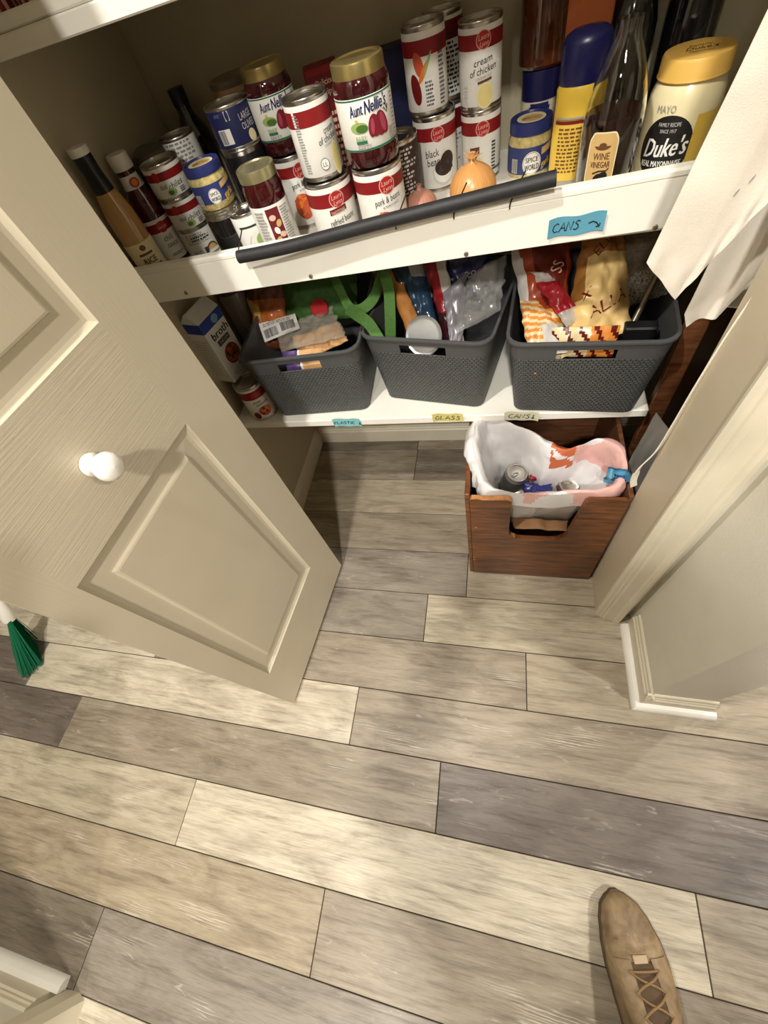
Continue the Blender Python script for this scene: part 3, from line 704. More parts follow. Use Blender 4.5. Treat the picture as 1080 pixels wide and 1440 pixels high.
t = jar('black_jar', 'black jar with a silver screw band right of the chiles stack', 'jar', -.514, .835, SZ, [
    ('glass', [(.001,.001), (.033,.001), (.037,.005), (.037,.075), (.034,.083), (.001,.083)], M('black_jar_glass', (20,19,20), rough=.12, coat=.8)),
    ('screw_band', [(.001,.081), (.034,.0805), (.0362,.081), (.0365,.084), (.0355,.086), (.0355,.090), (.0362,.092), (.0355,.0945), (.034,.0955), (.031,.0955), (.001,.0945)], TIN)])
garlic('small garlic jar with a blue lid stacked on the black jar', -.514, .835, SZ+.0955, -12, .0345, .066)
# mayonnaise jar with blue lid behind, amber jar on top
t = jar('mayonnaise_jar', 'mayonnaise jar with a navy lid behind the right garlic jar', 'jar', .066, 1.083, SZ, [
    ('jar_body', [(.001,.001), (.030,.001), (.034,.006), (.034,.075), (.031,.087), (.001,.087)], M('white_mayonnaise', (214,206,184), rough=.25, coat=.5)),
    ('lid', lid_prof(.033, .085, .040, .001), M('navy_lid', (22,24,72), rough=.3))])
p = Print(cylmap(.034), [], .0003); p.ell(0, .078, .019, .016, 'navy', a0=pi, a1=2*pi); p.rect(-.016, .016, .078, .083, 'navy'); p.rect(-.020, .004, .044, .056, 'maroon'); p.text('REAL', -.008, .050, .007, 'pink', maxw=.018); p.build(t)
t = jar('amber_jar', 'tall brown glass jar at the back above the navy-lidded jar', 'jar', .066, 1.083, SZ+.1255, [
    ('glass', [(.001,.001), (.036,.001), (.041,.006), (.041,.085), (.036,.100), (.032,.105), (.001,.105)], M('amber_glass', (82,40,22), rough=.10, var=.35, scale=25, coat=1.0)),
    ('lid', lid_prof(.034, .104, .018), M('dull_gold_lid', (150,116,60), rough=.35, metal=.7))])
# sauce / vinegar bottles at the left
t = jar('chili_sauce_bottle', 'dark red chili sauce bottle with a white cap left of the chiles', 'bottle', -.696, .870, SZ, [
    ('glass', [(.001,.001), (.028,.001), (.031,.004), (.031,.088), (.0305,.112), (.026,.128), (.0185,.142), (.0165,.152), (.016,.168), (.001,.168)], M('chili_sauce', (66,18,14), rough=.1, var=.3, scale=30, coat=1.0)),
    ('cap', [(.001,.166), (.0195,.166), (.020,.168), (.020,.186), (.0188,.189), (.001,.189)], M('white_cap', (226,222,212), rough=.4)),
    ('neck_label', [(.0215,.136), (.0200,.140), (.0180,.153), (.0172,.158)], PAPER),
    ('paper_label', [(.031,.010), (.0316,.0105), (.0316,.086), (.031,.0865)], PAPER)])
p = Print(cylmap(.0316), [], .0003); p.rect(-.09, .09, .064, .080, 'red', nu=40); p.ell(.006, .072, .011, .010, 'emblem'); p.text('Laura Lynn', .006, .072, .005, 'pink', .3, maxw=.018)
p.text('chili', .006, .052, .010, 'black', .2, maxw=.020); p.text('sauce', .008, .040, .010, 'black', .2, maxw=.024); p.para(-.004, .022, .018, .024, 'charcoal', 2, 5); p.build(t)
p = Print(cylmap(lambda v: .0200+(.148-v)*.16), [], .0016); p.ell(.004, .147, .0085, .0075, 'emblem'); p.ell(.004, .147, .006, .005, 'orange'); p.build(t, 'neck_print')
t = jar('rice_vinegar_bottle', 'rice vinegar bottle with a black neck against the left wall', 'bottle', -.699, .792, SZ, [
    ('glass', [(.001,.001), (.026,.001), (.0285,.004), (.0285,.105), (.027,.128), (.021,.150), (.0175,.166), (.001,.166)], M('rice_vinegar_amber', (172,132,80), rough=.15, var=.12, scale=20, coat=.8)),
    ('neck_seal', [(.0190,.160), (.0180,.168), (.0165,.186), (.0168,.214), (.001,.214)], M('black_seal', (22,20,26), rough=.3)),
    ('cap', [(.001,.213), (.0172,.213), (.0176,.214), (.0172,.224), (.001,.225)], M('white_cap', (226,222,212), rough=.4)),
    ('paper_label', [(.0285,.014), (.0290,.0145), (.0290,.078), (.0285,.0785)], M('cream_label', (222,206,166), rough=.5))], yaw=-2)
p = Print(cylmap(.0290), [], .0003); p.ell(.002, .070, .006, .005, 'brown'); p.rect(-.012, .016, .057, .061, 'brown'); p.text('RICE', .003, .047, .0105, 'black', maxw=.026, bold=1); p.text('VINEGAR', .003, .033, .0105, 'black', maxw=.040, bold=1); p.para(-.014, .018, .018, .026, 'brown', 2, 2); p.build(t)
# dim things at the back left
jar('black_bottle', 'black bottle in the dark back left corner', 'bottle', -.640, 1.072, SZ, [
    ('glass', [(.001,.001), (.032,.001), (.035,.005), (.035,.130), (.031,.152), (.017,.180), (.0145,.196), (.001,.196)], M('black_bottle_glass', (16,16,20), rough=.1, coat=1)),
    ('cap', [(.001,.194), (.0165,.194), (.0168,.220), (.001,.221)], M('black_cap', (18,18,22), rough=.4))])
jar('storage_jar', 'dark wide jar with a grey domed lid by the left wall', 'jar', -.685, .950, SZ, [
    ('glass', [(.001,.001), (.034,.001), (.038,.005), (.038,.130), (.036,.140), (.001,.140)], M('smoky_glass', (58,54,46), rough=.12, coat=1)),
    ('lid', [(.001,.138), (.038,.138), (.040,.142), (.040,.152), (.034,.166), (.018,.174), (.001,.176)], M('grey_plastic_lid', (92,86,76), rough=.35))])
t = jar('bone_broth_canister', 'kraft paper bone broth canister behind the navy blue can', 'canister', -.502, 1.045, SZ, [
    ('canister_body', [(.001,.001), (.042,.001), (.043,.004), (.043,.206), (.042,.210), (.001,.210)], M('kraft_paper', (176,138,92), rough=.7, var=.12, scale=60)),
    ('lid', [(.001,.209), (.0425,.209), (.0435,.211), (.0430,.218), (.041,.220), (.001,.220)], M('clouded_lid', (120,106,86), rough=.3))], yaw=0)
p = Print(cylmap(.043), [], .0003); p.text('BONE', .004, .190, .018, 'darkbrown', rot=.25, maxw=.044, bold=2); p.rect(-.024, .030, .168, .172, 'brown', skew=.2); p.text('CRAFTED', .006, .158, .008, 'darkbrown', rot=.25, maxw=.034); p.rect(-.06, .06, .118, .142, 'grey', nu=30); p.rect(-.06, .06, .06, .116, 'beet', nu=30); p.build(t)
def carton(name, label, cat, x, y, z, w, d, h, m, prints=None, yaw=0, sides=None):
    t = thing(name, label, cat, (x, y, z), facecam(x, y, yaw)); mb = MB(); mb.bbox(-w/2, w/2, -d/2, d/2, 0, h, .002); mb.build('carton_body', m, t, smooth=False)
    if prints:
        p = Print(planemap((0, -d/2, 0), (1,0,0), (0,0,1)), [], .0004); prints(p); p.build(t)
    return t
def rec(p):
    p.rect(-.027, .029, .050, .196, 'darkred', nu=2)
    p.text('Delicious', .004, .186, .0088, 'pink', .05, rot=.06, maxw=.036, bold=1); p.text('Recipes', .004, .173, .0088, 'pink', .05, rot=.06, maxw=.034, bold=1); p.para(-.02, .03, .06, .15, 'pink', 9, 4)
carton('broth_carton', 'red carton reading Delicious Recipes between the two beet jars', 'carton', -.322, 1.035, SZ, .062, .050, .205, M('red_carton', (132,24,24), rough=.45), rec)
carton('navy_carton', 'dark navy carton behind the right beet jar', 'carton', -.212, 1.088, SZ, .075, .05, .195, M('navy_carton', (24,28,66), rough=.5), lambda p: p.rect(-.02, .02, .12, .14, 'navy'))
carton('orange_carton', 'orange carton in the back behind the yellow squeeze bottle', 'carton', .133, 1.075, SZ, .070, .05, .260, M('orange_carton', (190,104,56), rough=.5), lambda p: (p.rect(-.03, .03, .10, .16, 'tan'), p.para(-.025, .025, .11, .15, 'brown', 3, 2)))
jar('dark_bottle', 'tall black bottle in the back right corner above the mayonnaise', 'bottle', .285, 1.062, SZ, [
    ('glass', [(.001,.001), (.036,.001), (.039,.005), (.039,.165), (.033,.195), (.016,.230), (.0145,.262), (.001,.262)], M('black_bottle_glass', (16,16,20), rough=.1, coat=1))])
jar('dark_bottle', 'black bottle in the back behind the clear vinegar bottle', 'bottle', .198, 1.070, SZ, [
    ('glass', [(.001,.001), (.036,.001), (.038,.005), (.038,.150), (.030,.182), (.016,.21), (.0145,.235), (.001,.235)], M('dark_green_glass', (26,26,22), rough=.12, coat=1))])
# yellow squeeze bottle
def oval(prof, k):
    return prof
t = thing('squeeze_bottle', 'yellow squeeze bottle with a navy cap and printed side label', 'bottle', (.118, .935, SZ), facecam(.118, .935, 6))
T = Matrix.Diagonal((1, .74, 1, 1))
mb = MB(); mb.lathe([(.001,.001), (.033,.001), (.036,.005), (.0365,.06), (.0355,.118), (.036,.124), (.0335,.129), (.001,.129)], 36, T=T); mb.build('bottle_body', M('yellow_plastic', (226,190,70), rough=.3, var=.05), t)
mb = MB(); mb.lathe([(.001,.1285), (.033,.1285), (.0345,.131), (.0345,.160), (.034,.172), (.031,.180), (.022,.185), (.001,.187)], 36, T=T); mb.build('cap', M('navy_lid', (22,24,72), rough=.3), t)
def ovm(u, v, e): a = u/.0365; q = .0365+e; return (q*sin(a), -q*cos(a)*.76, v)
p = Print(ovm, [], .0006); p.rect(-.040, .040, .010, .086, 'gold', nu=24); p.rect(-.040, .040, .086, .0905, 'darkred', nu=24); p.rect(-.040, .040, .092, .0945, 'grey', nu=24); p.para(-.030, .022, .022, .084, 'brown', 12, 4, .5); p.rect(-.040, .040, .004, .010, 'grey', nu=24); p.build(t)
# wine vinegar bottle: clear glass shoulders above dark vinegar
GLASS = M('clear_glass', (250,250,246), rough=.02, var=.0, trans=1.0, ior=1.45)
t = thing('wine_vinegar_bottle', 'clear bottle of dark wine vinegar with a tan pepper label', 'bottle', (.158, .852, SZ), facecam(.158, .852, 0))
op = [(.001,.001), (.037,.001), (.0405,.004), (.0415,.012), (.0415,.100), (.0405,.112), (.037,.130), (.031,.150), (.0235,.168), (.0165,.182), (.0142,.190), (.0140,.200)]
mb = MB(); mb.lathe(op+[(.0124,.200), (.0126,.190), (.0148,.181), (.0218,.167), (.0293,.149), (.0353,.129), (.0387,.111), (.0397,.100), (.0397,.013), (.037,.0045), (.001,.0035)], 40); mb.build('glass', GLASS, t, ang=50)
mb = MB(); mb.lathe([(.001,.0042), (.0365,.0050), (.0392,.0135), (.0392,.100), (.0384,.1095), (.0380,.1105), (.001,.1105)], 40); mb.build('vinegar', M('dark_vinegar', (44,20,20), rough=.05, var=.1), t, ang=50)
p = Print(cylmap(.0417), [], .0005)
ld = lambda k: (lambda a: min(1/max(1e-6, abs(cos(a))), 1/max(1e-6, abs(sin(a))), 1.22*k))
p.ell(-.006, .063, .0205, .036, 'cream', seg=48, rings=6, shape=ld(1)); p.ell(-.006, .063, .019, .0345, 'tan', seg=48, rings=6, shape=ld(1))
p.ell(-.006, .083, .011, .005, 'brown', a0=pi, a1=2*pi); p.ell(-.006, .084, .005, .003, 'brown'); p.text('WINE', -.006, .071, .0085, 'brown', maxw=.022, bold=1); p.text('VINEGAR', -.006, .061, .0075, 'brown', maxw=.027, bold=1)
p.ell(-.004, .042, .0085, .008, 'black'); p.ell(.001, .046, .006, .006, 'black'); p.stroke([(-.014,.050), (-.006,.053), (.004,.053), (.007,.056)], .0016, 'black'); p.build(t)
# mayonnaise jar front right
t = thing('large_mayonnaise_jar', 'large mayonnaise jar with a yellow lid and round black label', 'jar', (.264, .905, SZ-.003), facecam(.264, .905, 0))
mb = MB(); mb.lathe([(.001,.001), (.044,.001), (.0485,.006), (.050,.02), (.050,.092), (.0485,.106), (.044,.118), (.0405,.124), (.001,.124)], 44); mb.build('jar_body', M('mayonnaise', (232,220,176), rough=.22, var=.05, coat=.6), t)
mb = MB(); mb.lathe([(.001,.122), (.0455,.122), (.0465,.1235), (.0455,.126), (.0450,.142), (.0435,.1455), (.040,.1462), (.001,.1462)], 44); mb.build('lid', M('yellow_lid', (222,178,88), rough=.4, var=.04), t)
p = Print(cylmap(.0502), [], .0004)
p.ell(-.010, .052, .037, .039, 'black', seg=36, rings=5); p.rect(.024, .07, .020, .088, 'gold', nu=12)
p.text('FAMILY RECIPE', -.010, .0805, .0046, 'lightgrey', maxw=.030); p.text('SINCE 1917', -.010, .0730, .0042, 'lightgrey', maxw=.022)
p.text("Duke's", -.009, .054, .023, 'white', .32, rot=.07, maxw=.060, bold=1); p.text('REAL MAYONNAISE', -.010, .0335, .0075, 'white', rot=.02, maxw=.056, bold=1)
p.text('MAYO', -.020, .098, .0085, 'grey', rot=.02, maxw=.026); p.build(t)
q = Print(planemap((0, 0, .1462), (1,0,0), (0,1,0)), [], .0003); q.text('Family', 0, .012, .008, 'brown', .2, rot=.15, maxw=.03); q.text("Duke's", .002, 0, .012, 'darkbrown', .3, rot=.15, maxw=.04); q.text('Mayonnaise', .003, -.013, .006, 'brown', .2, rot=.15, maxw=.03); q.build(t, 'lid_print')
# onions
def onion(label, x, y, z, r, rgb, rz=0, squash=.92, neck=True):
    t = thing('onion', label, 'onion', (x, y, z), rz)
    def m(nt, N, L, b):
        tc = N.new('ShaderNodeTexCoord'); sp = N.new('ShaderNodeSeparateXYZ'); L.new(tc.outputs['Object'], sp.inputs[0])
        a = N.new('ShaderNodeMath'); a.operation = 'ARCTAN2'; L.new(sp.outputs[0], a.inputs[0]); L.new(sp.outputs[1], a.inputs[1])
        cb = N.new('ShaderNodeCombineXYZ'); L.new(a.outputs[0], cb.inputs[0]); L.new(sp.outputs[2], cb.inputs[2])
        g = nz(N, L, mapv(N, L, cb.outputs[0], (9, 1, 6)), 2.2, 4, .6, .3); c = lin(rgb)
        L.new(ramp(N, L, g, .3, .72, tuple(v*.72 for v in c), tuple(min(1, v*1.25) for v in c)), b.inputs['Base Color']); b.inputs['Roughness'].default_value = .32; b.inputs['Coat Weight'].default_value = .2
    mt = node_mat('onion_skin_%d' % rgb[1], m)
    prof = [(.001, 0), (r*.18, .001)]
    for i in range(1, 15):
        a = -pi/2+pi*i/16; prof.append((r*cos(a)*1.0, r*squash*(1+sin(a))))
    prof += [(r*.27, r*squash*1.97), (r*.17, r*squash*2.05), (r*.12, r*squash*2.2), (r*.15, r*squash*2.36), (.001, r*squash*2.34)]
    mb = MB(); mb.lathe(prof, 32); mb.build('bulb', mt, t, ang=60)
    if neck:
        mb = MB(); g = random.Random(4)
        for k in range(9):
            a = 6.28*k/9; h = r*(.12+.16*g.random())
            mb.tube([(r*.10*cos(a), r*.10*sin(a), r*squash*2.05), (r*.16*cos(a), r*.16*sin(a), r*squash*2.1+h*.5), (r*(.3+.3*g.random())*cos(a), r*.4*sin(a), r*squash*2.1+h)], [.0022, .0016, .0005], 5)
        mb.build('dry_neck', M('onion_neck', (190,150,104), rough=.6, var=.3), t)
    return t
onion('yellow onion sitting behind the black rod', -.0475, .868, SZ, .0405, (216,156,92))
onion('small brown onion top peeping over the rod', -.142, .872, SZ, .030, (186,132,112), .5, .80, False)

# ------------------------------------------------------------ grey woven plastic baskets
def m_weave(nt, N, L, b):
    uv = N.new('ShaderNodeUVMap'); v = uv.outputs[0]
    br = N.new('ShaderNodeTexBrick'); br.offset = .5; br.inputs['Scale'].default_value = 100.0
    br.inputs['Brick Width'].default_value = 1.0; br.inputs['Row Height'].default_value = .58; br.inputs['Mortar Size'].default_value = .13; br.inputs['Mortar Smooth'].default_value = 1.0
    L.new(v, br.inputs['Vector'])
    tc = N.new('ShaderNodeTexCoord'); n2 = nz(N, L, tc.outputs['Object'], 60, 3)
    c = ramp(N, L, n2, .3, .7, lin((84,86,85)), lin((94,96,95)))
    L.new(mix(N, L, c, lin((52,53,53)), br.outputs['Fac']), b.inputs['Base Color'])
    b.inputs['Roughness'].default_value = .42
    bp = N.new('ShaderNodeBump'); bp.inputs['Strength'].default_value = 1.0; bp.inputs['Distance'].default_value = .003; bp.invert = True
    L.new(br.outputs['Fac'], bp.inputs['Height']); L.new(bp.outputs[0], b.inputs['Normal'])
WEAVE = node_mat('woven_grey_plastic', m_weave)
SMOOTHG = M('smooth_grey_plastic', (82,83,84), rough=.45, var=.05, scale=60)
def rrect(hx, hy, r, cn):
    """rounded rectangle from the front-left corner going right; straight front split so a slot can be cut"""
    P = []
    fx = [-hx+r, -.08, -.055, .055, .08, hx-r]
    P += [(x, -hy) for x in fx]
    def arc(cx, cy, a0): return [(cx+r*cos(a0+pi/2*k/cn), cy+r*sin(a0+pi/2*k/cn)) for k in range(1, cn+1)]
    P += arc(hx-r, -hy+r, -pi/2); P += [(hx, y) for y in (-.05, .05, hy-r)]
    P += arc(hx-r, hy-r, 0); P += [(x, hy) for x in (.0475, -.0475, -hx+r)]
    P += arc(-hx+r, hy-r, pi/2); P += [(-hx, y) for y in (.05, -.05, -hy+r)]
    P += arc(-hx+r, -hy+r, pi)[:-1]
    return P
def basket(label, x, y, rz, bw=.262, tw=.306, bd=.292, td=.332, h=.205):
    t = thing('storage_basket', label, 'basket', (x, y, LZ), rz, 'grey woven baskets on the lower shelf')
    H = [0, .004, .018, .10, .156, .162, .181, .186, .197, h]
    sl0, sl1 = 5, 7
    def ring(z, ins):
        k = z/h; hx = (bw+(tw-bw)*k)/2-ins; hy = (bd+(td-bd)*k)/2-ins; r = .022+.012*k-ins*.5
        P = rrect(hx, hy, r, 4); return [(px, py, z) for px, py in P]
    outer = [ring(z, .004 if i == 0 else 0) for i, z in enumerate(H)]; inner = [ring(max(z, .004), .0028+(.004 if i == 0 else 0)) for i, z in enumerate(H)]
    n = len(outer[0])
    # perimeter length for the weave uv
    per = [0]
    for i in range(n): a, b = outer[5][i], outer[5][(i+1) % n]; per.append(per[-1]+hypot(b[0]-a[0], b[1]-a[1]))
    mb = MB(); vs = [p for R in outer for p in R]+[p for R in inner for p in R]; m = len(H); fs = []; mi = []; uvs = []
    def V(w, j, i): return w*m*n+j*n+(i % n)
    for j in range(m-1):
        for i in range(n):
            slot = i == 2 and sl0 <= j < sl1
            for w in (0, 1):
                if slot: continue
                q = [V(w,j,i), V(w,j,i+1), V(w,j+1,i+1), V(w,j+1,i)]; u = [per[i], per[i+1], per[i+1], per[i]]; vv = [H[j], H[j], H[j+1], H[j+1]]
                if w: q.reverse(); u.reverse(); vv.reverse()
                fs.append(q); uvs.append(list(zip(u, vv))); mi.append(0 if (w == 0 and 1 <= j < 5) else 1)
    for i in range(n): fs.append([V(0,m-1,i), V(0,m-1,i+1), V(1,m-1,i+1), V(1,m-1,i)]); mi.append(1); uvs.append([(0,0)]*4)
    for (j, i, dj, di) in ((sl0,2,0,1),(sl1,2,0,1)):
        fs.append([V(0,j,i), V(0,j,i+1), V(1,j,i+1), V(1,j,i)]); mi.append(1); uvs.append([(0,0)]*4)
    for j in range(sl0, sl1):
        for i in (2, 3): fs.append([V(0,j,i), V(0,j+1,i), V(1,j+1,i), V(1,j,i)]); mi.append(1); uvs.append([(0,0)]*4)
    fs.append([V(0,0,i) for i in reversed(range(n))]); mi.append(1); uvs.append([(0,0)]*n)
    fs.append([V(1,0,i) for i in range(n)]); mi.append(1); uvs.append([(0,0)]*n)
    me = bpy.data.meshes.new('basket_shell'); me.from_pydata(vs, [], fs)
    ul = me.uv_layers.new(name='UVMap'); k = 0
    for q in uvs:
        for c in q: ul.data[k].uv = c; k += 1
    me.materials.append(WEAVE); me.materials.append(SMOOTHG); me.polygons.foreach_set('material_index', mi)
    me.polygons.foreach_set('use_smooth', [True]*len(fs)); me.set_sharp_from_angle(angle=radians(40)); me.update()
    o = bpy.data.objects.new('basket_shell', me); COL.objects.link(o); o.parent = t
    # rolled rim
    R = ring(h, -.002); mb = MB(); prof = [(-.0020,.0), (.0032,.0), (.0040,-.0015), (.0040,-.0075), (.0030,-.0085), (.0005,-.0085)]
    rim = []
    for d, dz in prof: rim.append([(p[0], p[1], h+dz+.0012) for p in ring(h, -d)])
    vs = [p for r_ in rim for p in r_]; fs = []
    for a in range(len(rim)-1):
        for i in range(n): fs.append((a*n+i, a*n+(i+1) % n, (a+1)*n+(i+1) % n, (a+1)*n+i))
    mb.add(vs, fs); mb.build('rim', SMOOTHG, t, ang=50)
    return t
def bpos(xl, yl, xr, yr, d=.292):
    c = Vector(((xl+xr)/2, (yl+yr)/2)); u = Vector((xr-xl, yr-yl)).normalized(); n = Vector((-u.y, u.x)); c = c+n*d/2
    return c.x, c.y, atan2(u.y, u.x)
basket('left grey basket with kraft paper and a green bag in it', *bpos(-.590, .772, -.330, .786))
basket('middle grey basket with a silver lid behind its handle slot', *bpos(-.285, .830, -.032, .776))
basket('right grey basket with chip bags and a metal tube in it', *bpos(.046, .764, .302, .741))

# ------------------------------------------------------------ bags and other soft things
def crease(p, f):
    d = noise.voronoi(p*f)[0]; return min(1.0, (d[1]-d[0])*1.6)
def bagsurf(c4, thick, seed, crk=.006, freq=26, ridge=0.0):
    TL, TR, BR, BL = [Vector(p) for p in c4]
    n0 = ((TR-TL)+(BR-BL)).cross((BL-TL)+(BR-TR)).normalized()*-1
    if n0.y > 0 and abs(n0.y) > .2: n0 = -n0
    if n0.y <= 0 and n0.z < -.2: n0 = -n0
    off = Vector((seed*3.1, seed*1.7, seed*.9))
    def S(u, v, side, e=0.0):
        p = (TL*(1-u)+TR*u)*v+(BL*(1-u)+BR*u)*(1-v)
        k = (max(0, sin(pi*u))**.45)*(max(0, sin(pi*v))**.45)
        w = noise.noise(p*freq+off)*crk+abs(noise.noise(p*freq*2.1+off))*crk*.8+abs(noise.noise(p*freq*.9-off))*crk*1.2
        w += (crease(p+off, freq*.75)-.45)*crk*1.5
        if ridge: w += ridge*abs(((u*7) % 1)-.5)*(1-sst(.15, .4, min(v, 1-v)))
        d = side*(k*thick*.5)+w*(.35+.65*k)+e+side*.0004
        q = p+n0*d
        edge = noise.noise(Vector((u*9, v*9, seed)))*crk*.8*(1-k)
        return q+(TR-TL).normalized()*edge
    return S, n0
def bag(name, label, cat, c4, thick, mats, mfn=None, seed=1, crk=.006, freq=26, nu=30, nv=36, ridge=0.0, prints=None, kind=None, back=None):
    S, n0 = bagsurf(c4, thick, seed, crk, freq, ridge); mb = MB()
    mb.grid(lambda u, v: S(u, v, 1), nu, nv, 0, mfn=mfn)
    mb.grid(lambda u, v: S(1-u, v, -1), nu, nv, 0, mfn=(lambda u, v: mfn(1-u, v)) if mfn else None)
    o = mb.build(name, mats, None, smooth=True, ang=75, fix=False)
    bm = bmesh.new(); bm.from_mesh(o.data); bmesh.ops.remove_doubles(bm, verts=bm.verts, dist=.0002); bmesh.ops.recalc_face_normals(bm, faces=bm.faces); bm.to_mesh(o.data); bm.free()
    tag(o, label, cat)
    if prints:
        TL, TR, BR, BL = [Vector(p) for p in c4]; W = ((TR-TL).length+(BR-BL).length)/2; Hh = ((TL-BL).length+(TR-BR).length)/2
        for q in (prints if isinstance(prints, list) else [prints]):
            p = Print(lambda a, b, e: tuple(S(a/W+.5, b/Hh+.5, 1, e)), [], .0012, .0002); q(p, W, Hh); p.build(o)
    return o
def ext(c4, up=0.0, dn=0.0):
    """stretch a patch past its top and bottom edges"""
    TL, TR, BR, BL = [Vector(p) for p in c4]
    return [TL+(TL-BL)*up, TR+(TR-BR)*up, BR+(BR-TR)*dn, BL+(BL-TL)*dn]
def foil(n, rgb, rough=.28, metal=0.0): return M(n, rgb, rough=rough, metal=metal, var=.10, scale=40, coat=.5)
def film(n, rgb, alpha, rough=.12): return M(n, rgb, rough=rough, var=.05, alpha=alpha, coat=.6, spec=.8)
# left basket
bag('chip_bag', 'orange and brown chip bag at the back of the left basket', 'bag', ext([(-.653,1.000,.772),(-.535,1.000,.772),(-.545,.940,.669),(-.640,.940,.678)], .1, .5), .05,
    [foil('orange_foil', (186,104,52)), foil('brown_foil', (98,52,30)), foil('yellow_foil', (216,176,90))], lambda u, v: 2 if (u < .35 and abs(v-.62+u*.4) < .10) else (0 if .25 < v < .66 else 1), 3, .008, 24)
bag('green_bag', 'folded green reusable bag between the left and middle baskets', 'bag', [(-.590,1.035,.800),(-.335,1.035,.795),(-.350,.950,.668),(-.540,.950,.668)], .045,
    [M('green_fabric', (58,98,40), rough=.7, var=.2, scale=90, bump=.3, bscale=500)], None, 5, .007, 18, ridge=.012)
GSTRAP = M('green_strap_fabric', (88,132,62), rough=.75, var=.12, scale=120, bump=.3, bscale=700)
def strap(name, label, cat, pts, w, wd, m, th=.0016, parent=None, n=6, flip=None):
    P = spl(pts, n); mb = MB(); A = []; 
    for i, p in enumerate(P):
        t = (P[min(i+1, len(P)-1)]-P[max(i-1, 0)]).normalized(); d = Vector(wd(i/(len(P)-1)) if callable(wd) else wd); d = (d-t*d.dot(t)).normalized(); k = t.cross(d).normalized()
        ww = w(i/(len(P)-1)) if callable(w) else w
        A.append([p-d*ww/2-k*th/2, p+d*ww/2-k*th/2, p+d*ww/2+k*th/2, p-d*ww/2+k*th/2])
    vs = [q for a in A for q in a]; fs = []
    for i in range(len(A)-1):
        for j in range(4): fs.append((4*i+j, 4*i+(j+1) % 4, 4*i+4+(j+1) % 4, 4*i+4+j))
    fs += [(0,1,2,3), tuple(4*(len(A)-1)+j for j in range(4))]
    mb.add(vs, fs); o = mb.build(name, m, parent, ang=50)
    if label: tag(o, label, cat)
    return o
gb = bpy.data.objects['green_bag']
strap('bag_handle', None, None, [(-.400,.985,.800),(-.372,.940,.757),(-.345,.905,.722),(-.312,.898,.722),(-.280,.915,.742),(-.262,.955,.785)], .024, (.2,.5,.85), GSTRAP, parent=gb)
strap('bag_handle', None, None, [(-.352,.905,.722),(-.318,.870,.722),(-.290,.850,.712),(-.268,.835,.672)], .026, (.75,.35,.5), GSTRAP, parent=gb)
strap('bag_handle', None, None, [(-.262,.955,.785),(-.245,.915,.755),(-.243,.880,.718),(-.250,.862,.662)], .026, (.95,.1,.15), GSTRAP, parent=gb)
bag('receipt_box', 'white box with a barcode lying in the left basket', 'box', [(-.611,.915,.700),(-.514,.945,.700),(-.496,.905,.682),(-.598,.882,.667)], .012, [M('white_card', (226,224,218), rough=.5)], None, 8, .001, 20, 12, 8,
    prints=lambda p, w, h: (p.bars(-w*.42, -w*.05, -h*.40, h*.05, 'black', 5), p.bars(w*.05, w*.42, -h*.35, h*.15, 'black', 7), p.para(-w*.4, w*.4, h*.2, h*.4, 'grey', 2, 3)))
bag('kraft_paper', 'crumpled kraft paper behind the front rim of the left basket', 'paper', [(-.520,.890,.668),(-.390,.905,.690),(-.352,.850,.672),(-.500,.848,.620)], .018, [M('kraft_crumpled', (206,160,108), rough=.7, var=.12, scale=50)], None, 12, .013, 26, 26, 22)
bag('clear_bag', 'clear plastic bag lying over the kraft paper', 'bag', [(-.575,.915,.662),(-.415,.955,.706),(-.350,.842,.690),(-.535,.838,.664)], .030, [film('clear_film', (224,216,200), .26)], None, 14, .009, 20, 30, 24)
mb = MB(); mb.lathe(lid_prof(.022, 0, .007), 28, T=Matrix.Translation((-.438,.935,.712)) @ Matrix.Rotation(radians(38), 4, 'X') @ Matrix.Rotation(radians(20), 4, 'Y'))
o = tag(mb.build('jar_lid', M('red_white_lid', (176,36,40), rough=.35), None), 'small red and white lid in the left basket', 'lid')
bag('purple_packet', 'purple packet seen through the handle slot of the left basket', 'packet', [(-.512,.800,.692),(-.405,.804,.692),(-.405,.782,.630),(-.508,.778,.630)], .014, [foil('purple_foil', (84,64,110)), M('kraft_crumpled', (206,160,108)), M('white_card', (226,224,218))], lambda u, v: 0 if u < .38 else (2 if u < .46 else 1), 21, .005, 40, 20, 12)
# middle basket
bag('paper_roll_bag', 'orange brown paper sleeve leaning in the middle basket', 'bag', ext([(-.266,.975,.745),(-.226,.975,.745),(-.168,.868,.672),(-.205,.862,.668)], .1, .3), .022, [M('orange_kraft', (200,136,70), rough=.6, var=.15, scale=50)], None, 23, .004, 30, 16, 26)
bag('blue_bag', 'dark teal printed bag in the middle basket', 'bag', ext([(-.262,1.010,.775),(-.180,1.010,.775),(-.140,.905,.672),(-.195,.905,.672)], .05, .4), .030, [foil('teal_foil', (38,66,92)), foil('teal_dark_foil', (24,44,60)), foil('pale_foil', (170,174,170))], lambda u, v: 2 if (v > .72 and u > .55) else (1 if u < .3 else 0), 25, .006, 28)
bag('clear_packet', 'clear packet with a glint at the back of the middle basket', 'packet', [(-.226,1.030,.780),(-.162,1.030,.780),(-.155,.965,.690),(-.190,.965,.690)], .02, [film('grey_film', (196,190,178), .55)], None, 27, .006, 30, 18, 18)
bag('red_packet', 'red and white striped packet standing in the middle basket', 'packet', ext([(-.172,1.000,.780),(-.122,.990,.780),(-.080,.862,.672),(-.128,.880,.672)], 0, .3), .02,
    [foil('red_foil', (150,30,40)), foil('white_foil', (206,202,196)), foil('maroon_foil', (64,22,30))], lambda u, v: 1 if u > .55 else (0 if v > .35 else 2), 29, .005, 30)
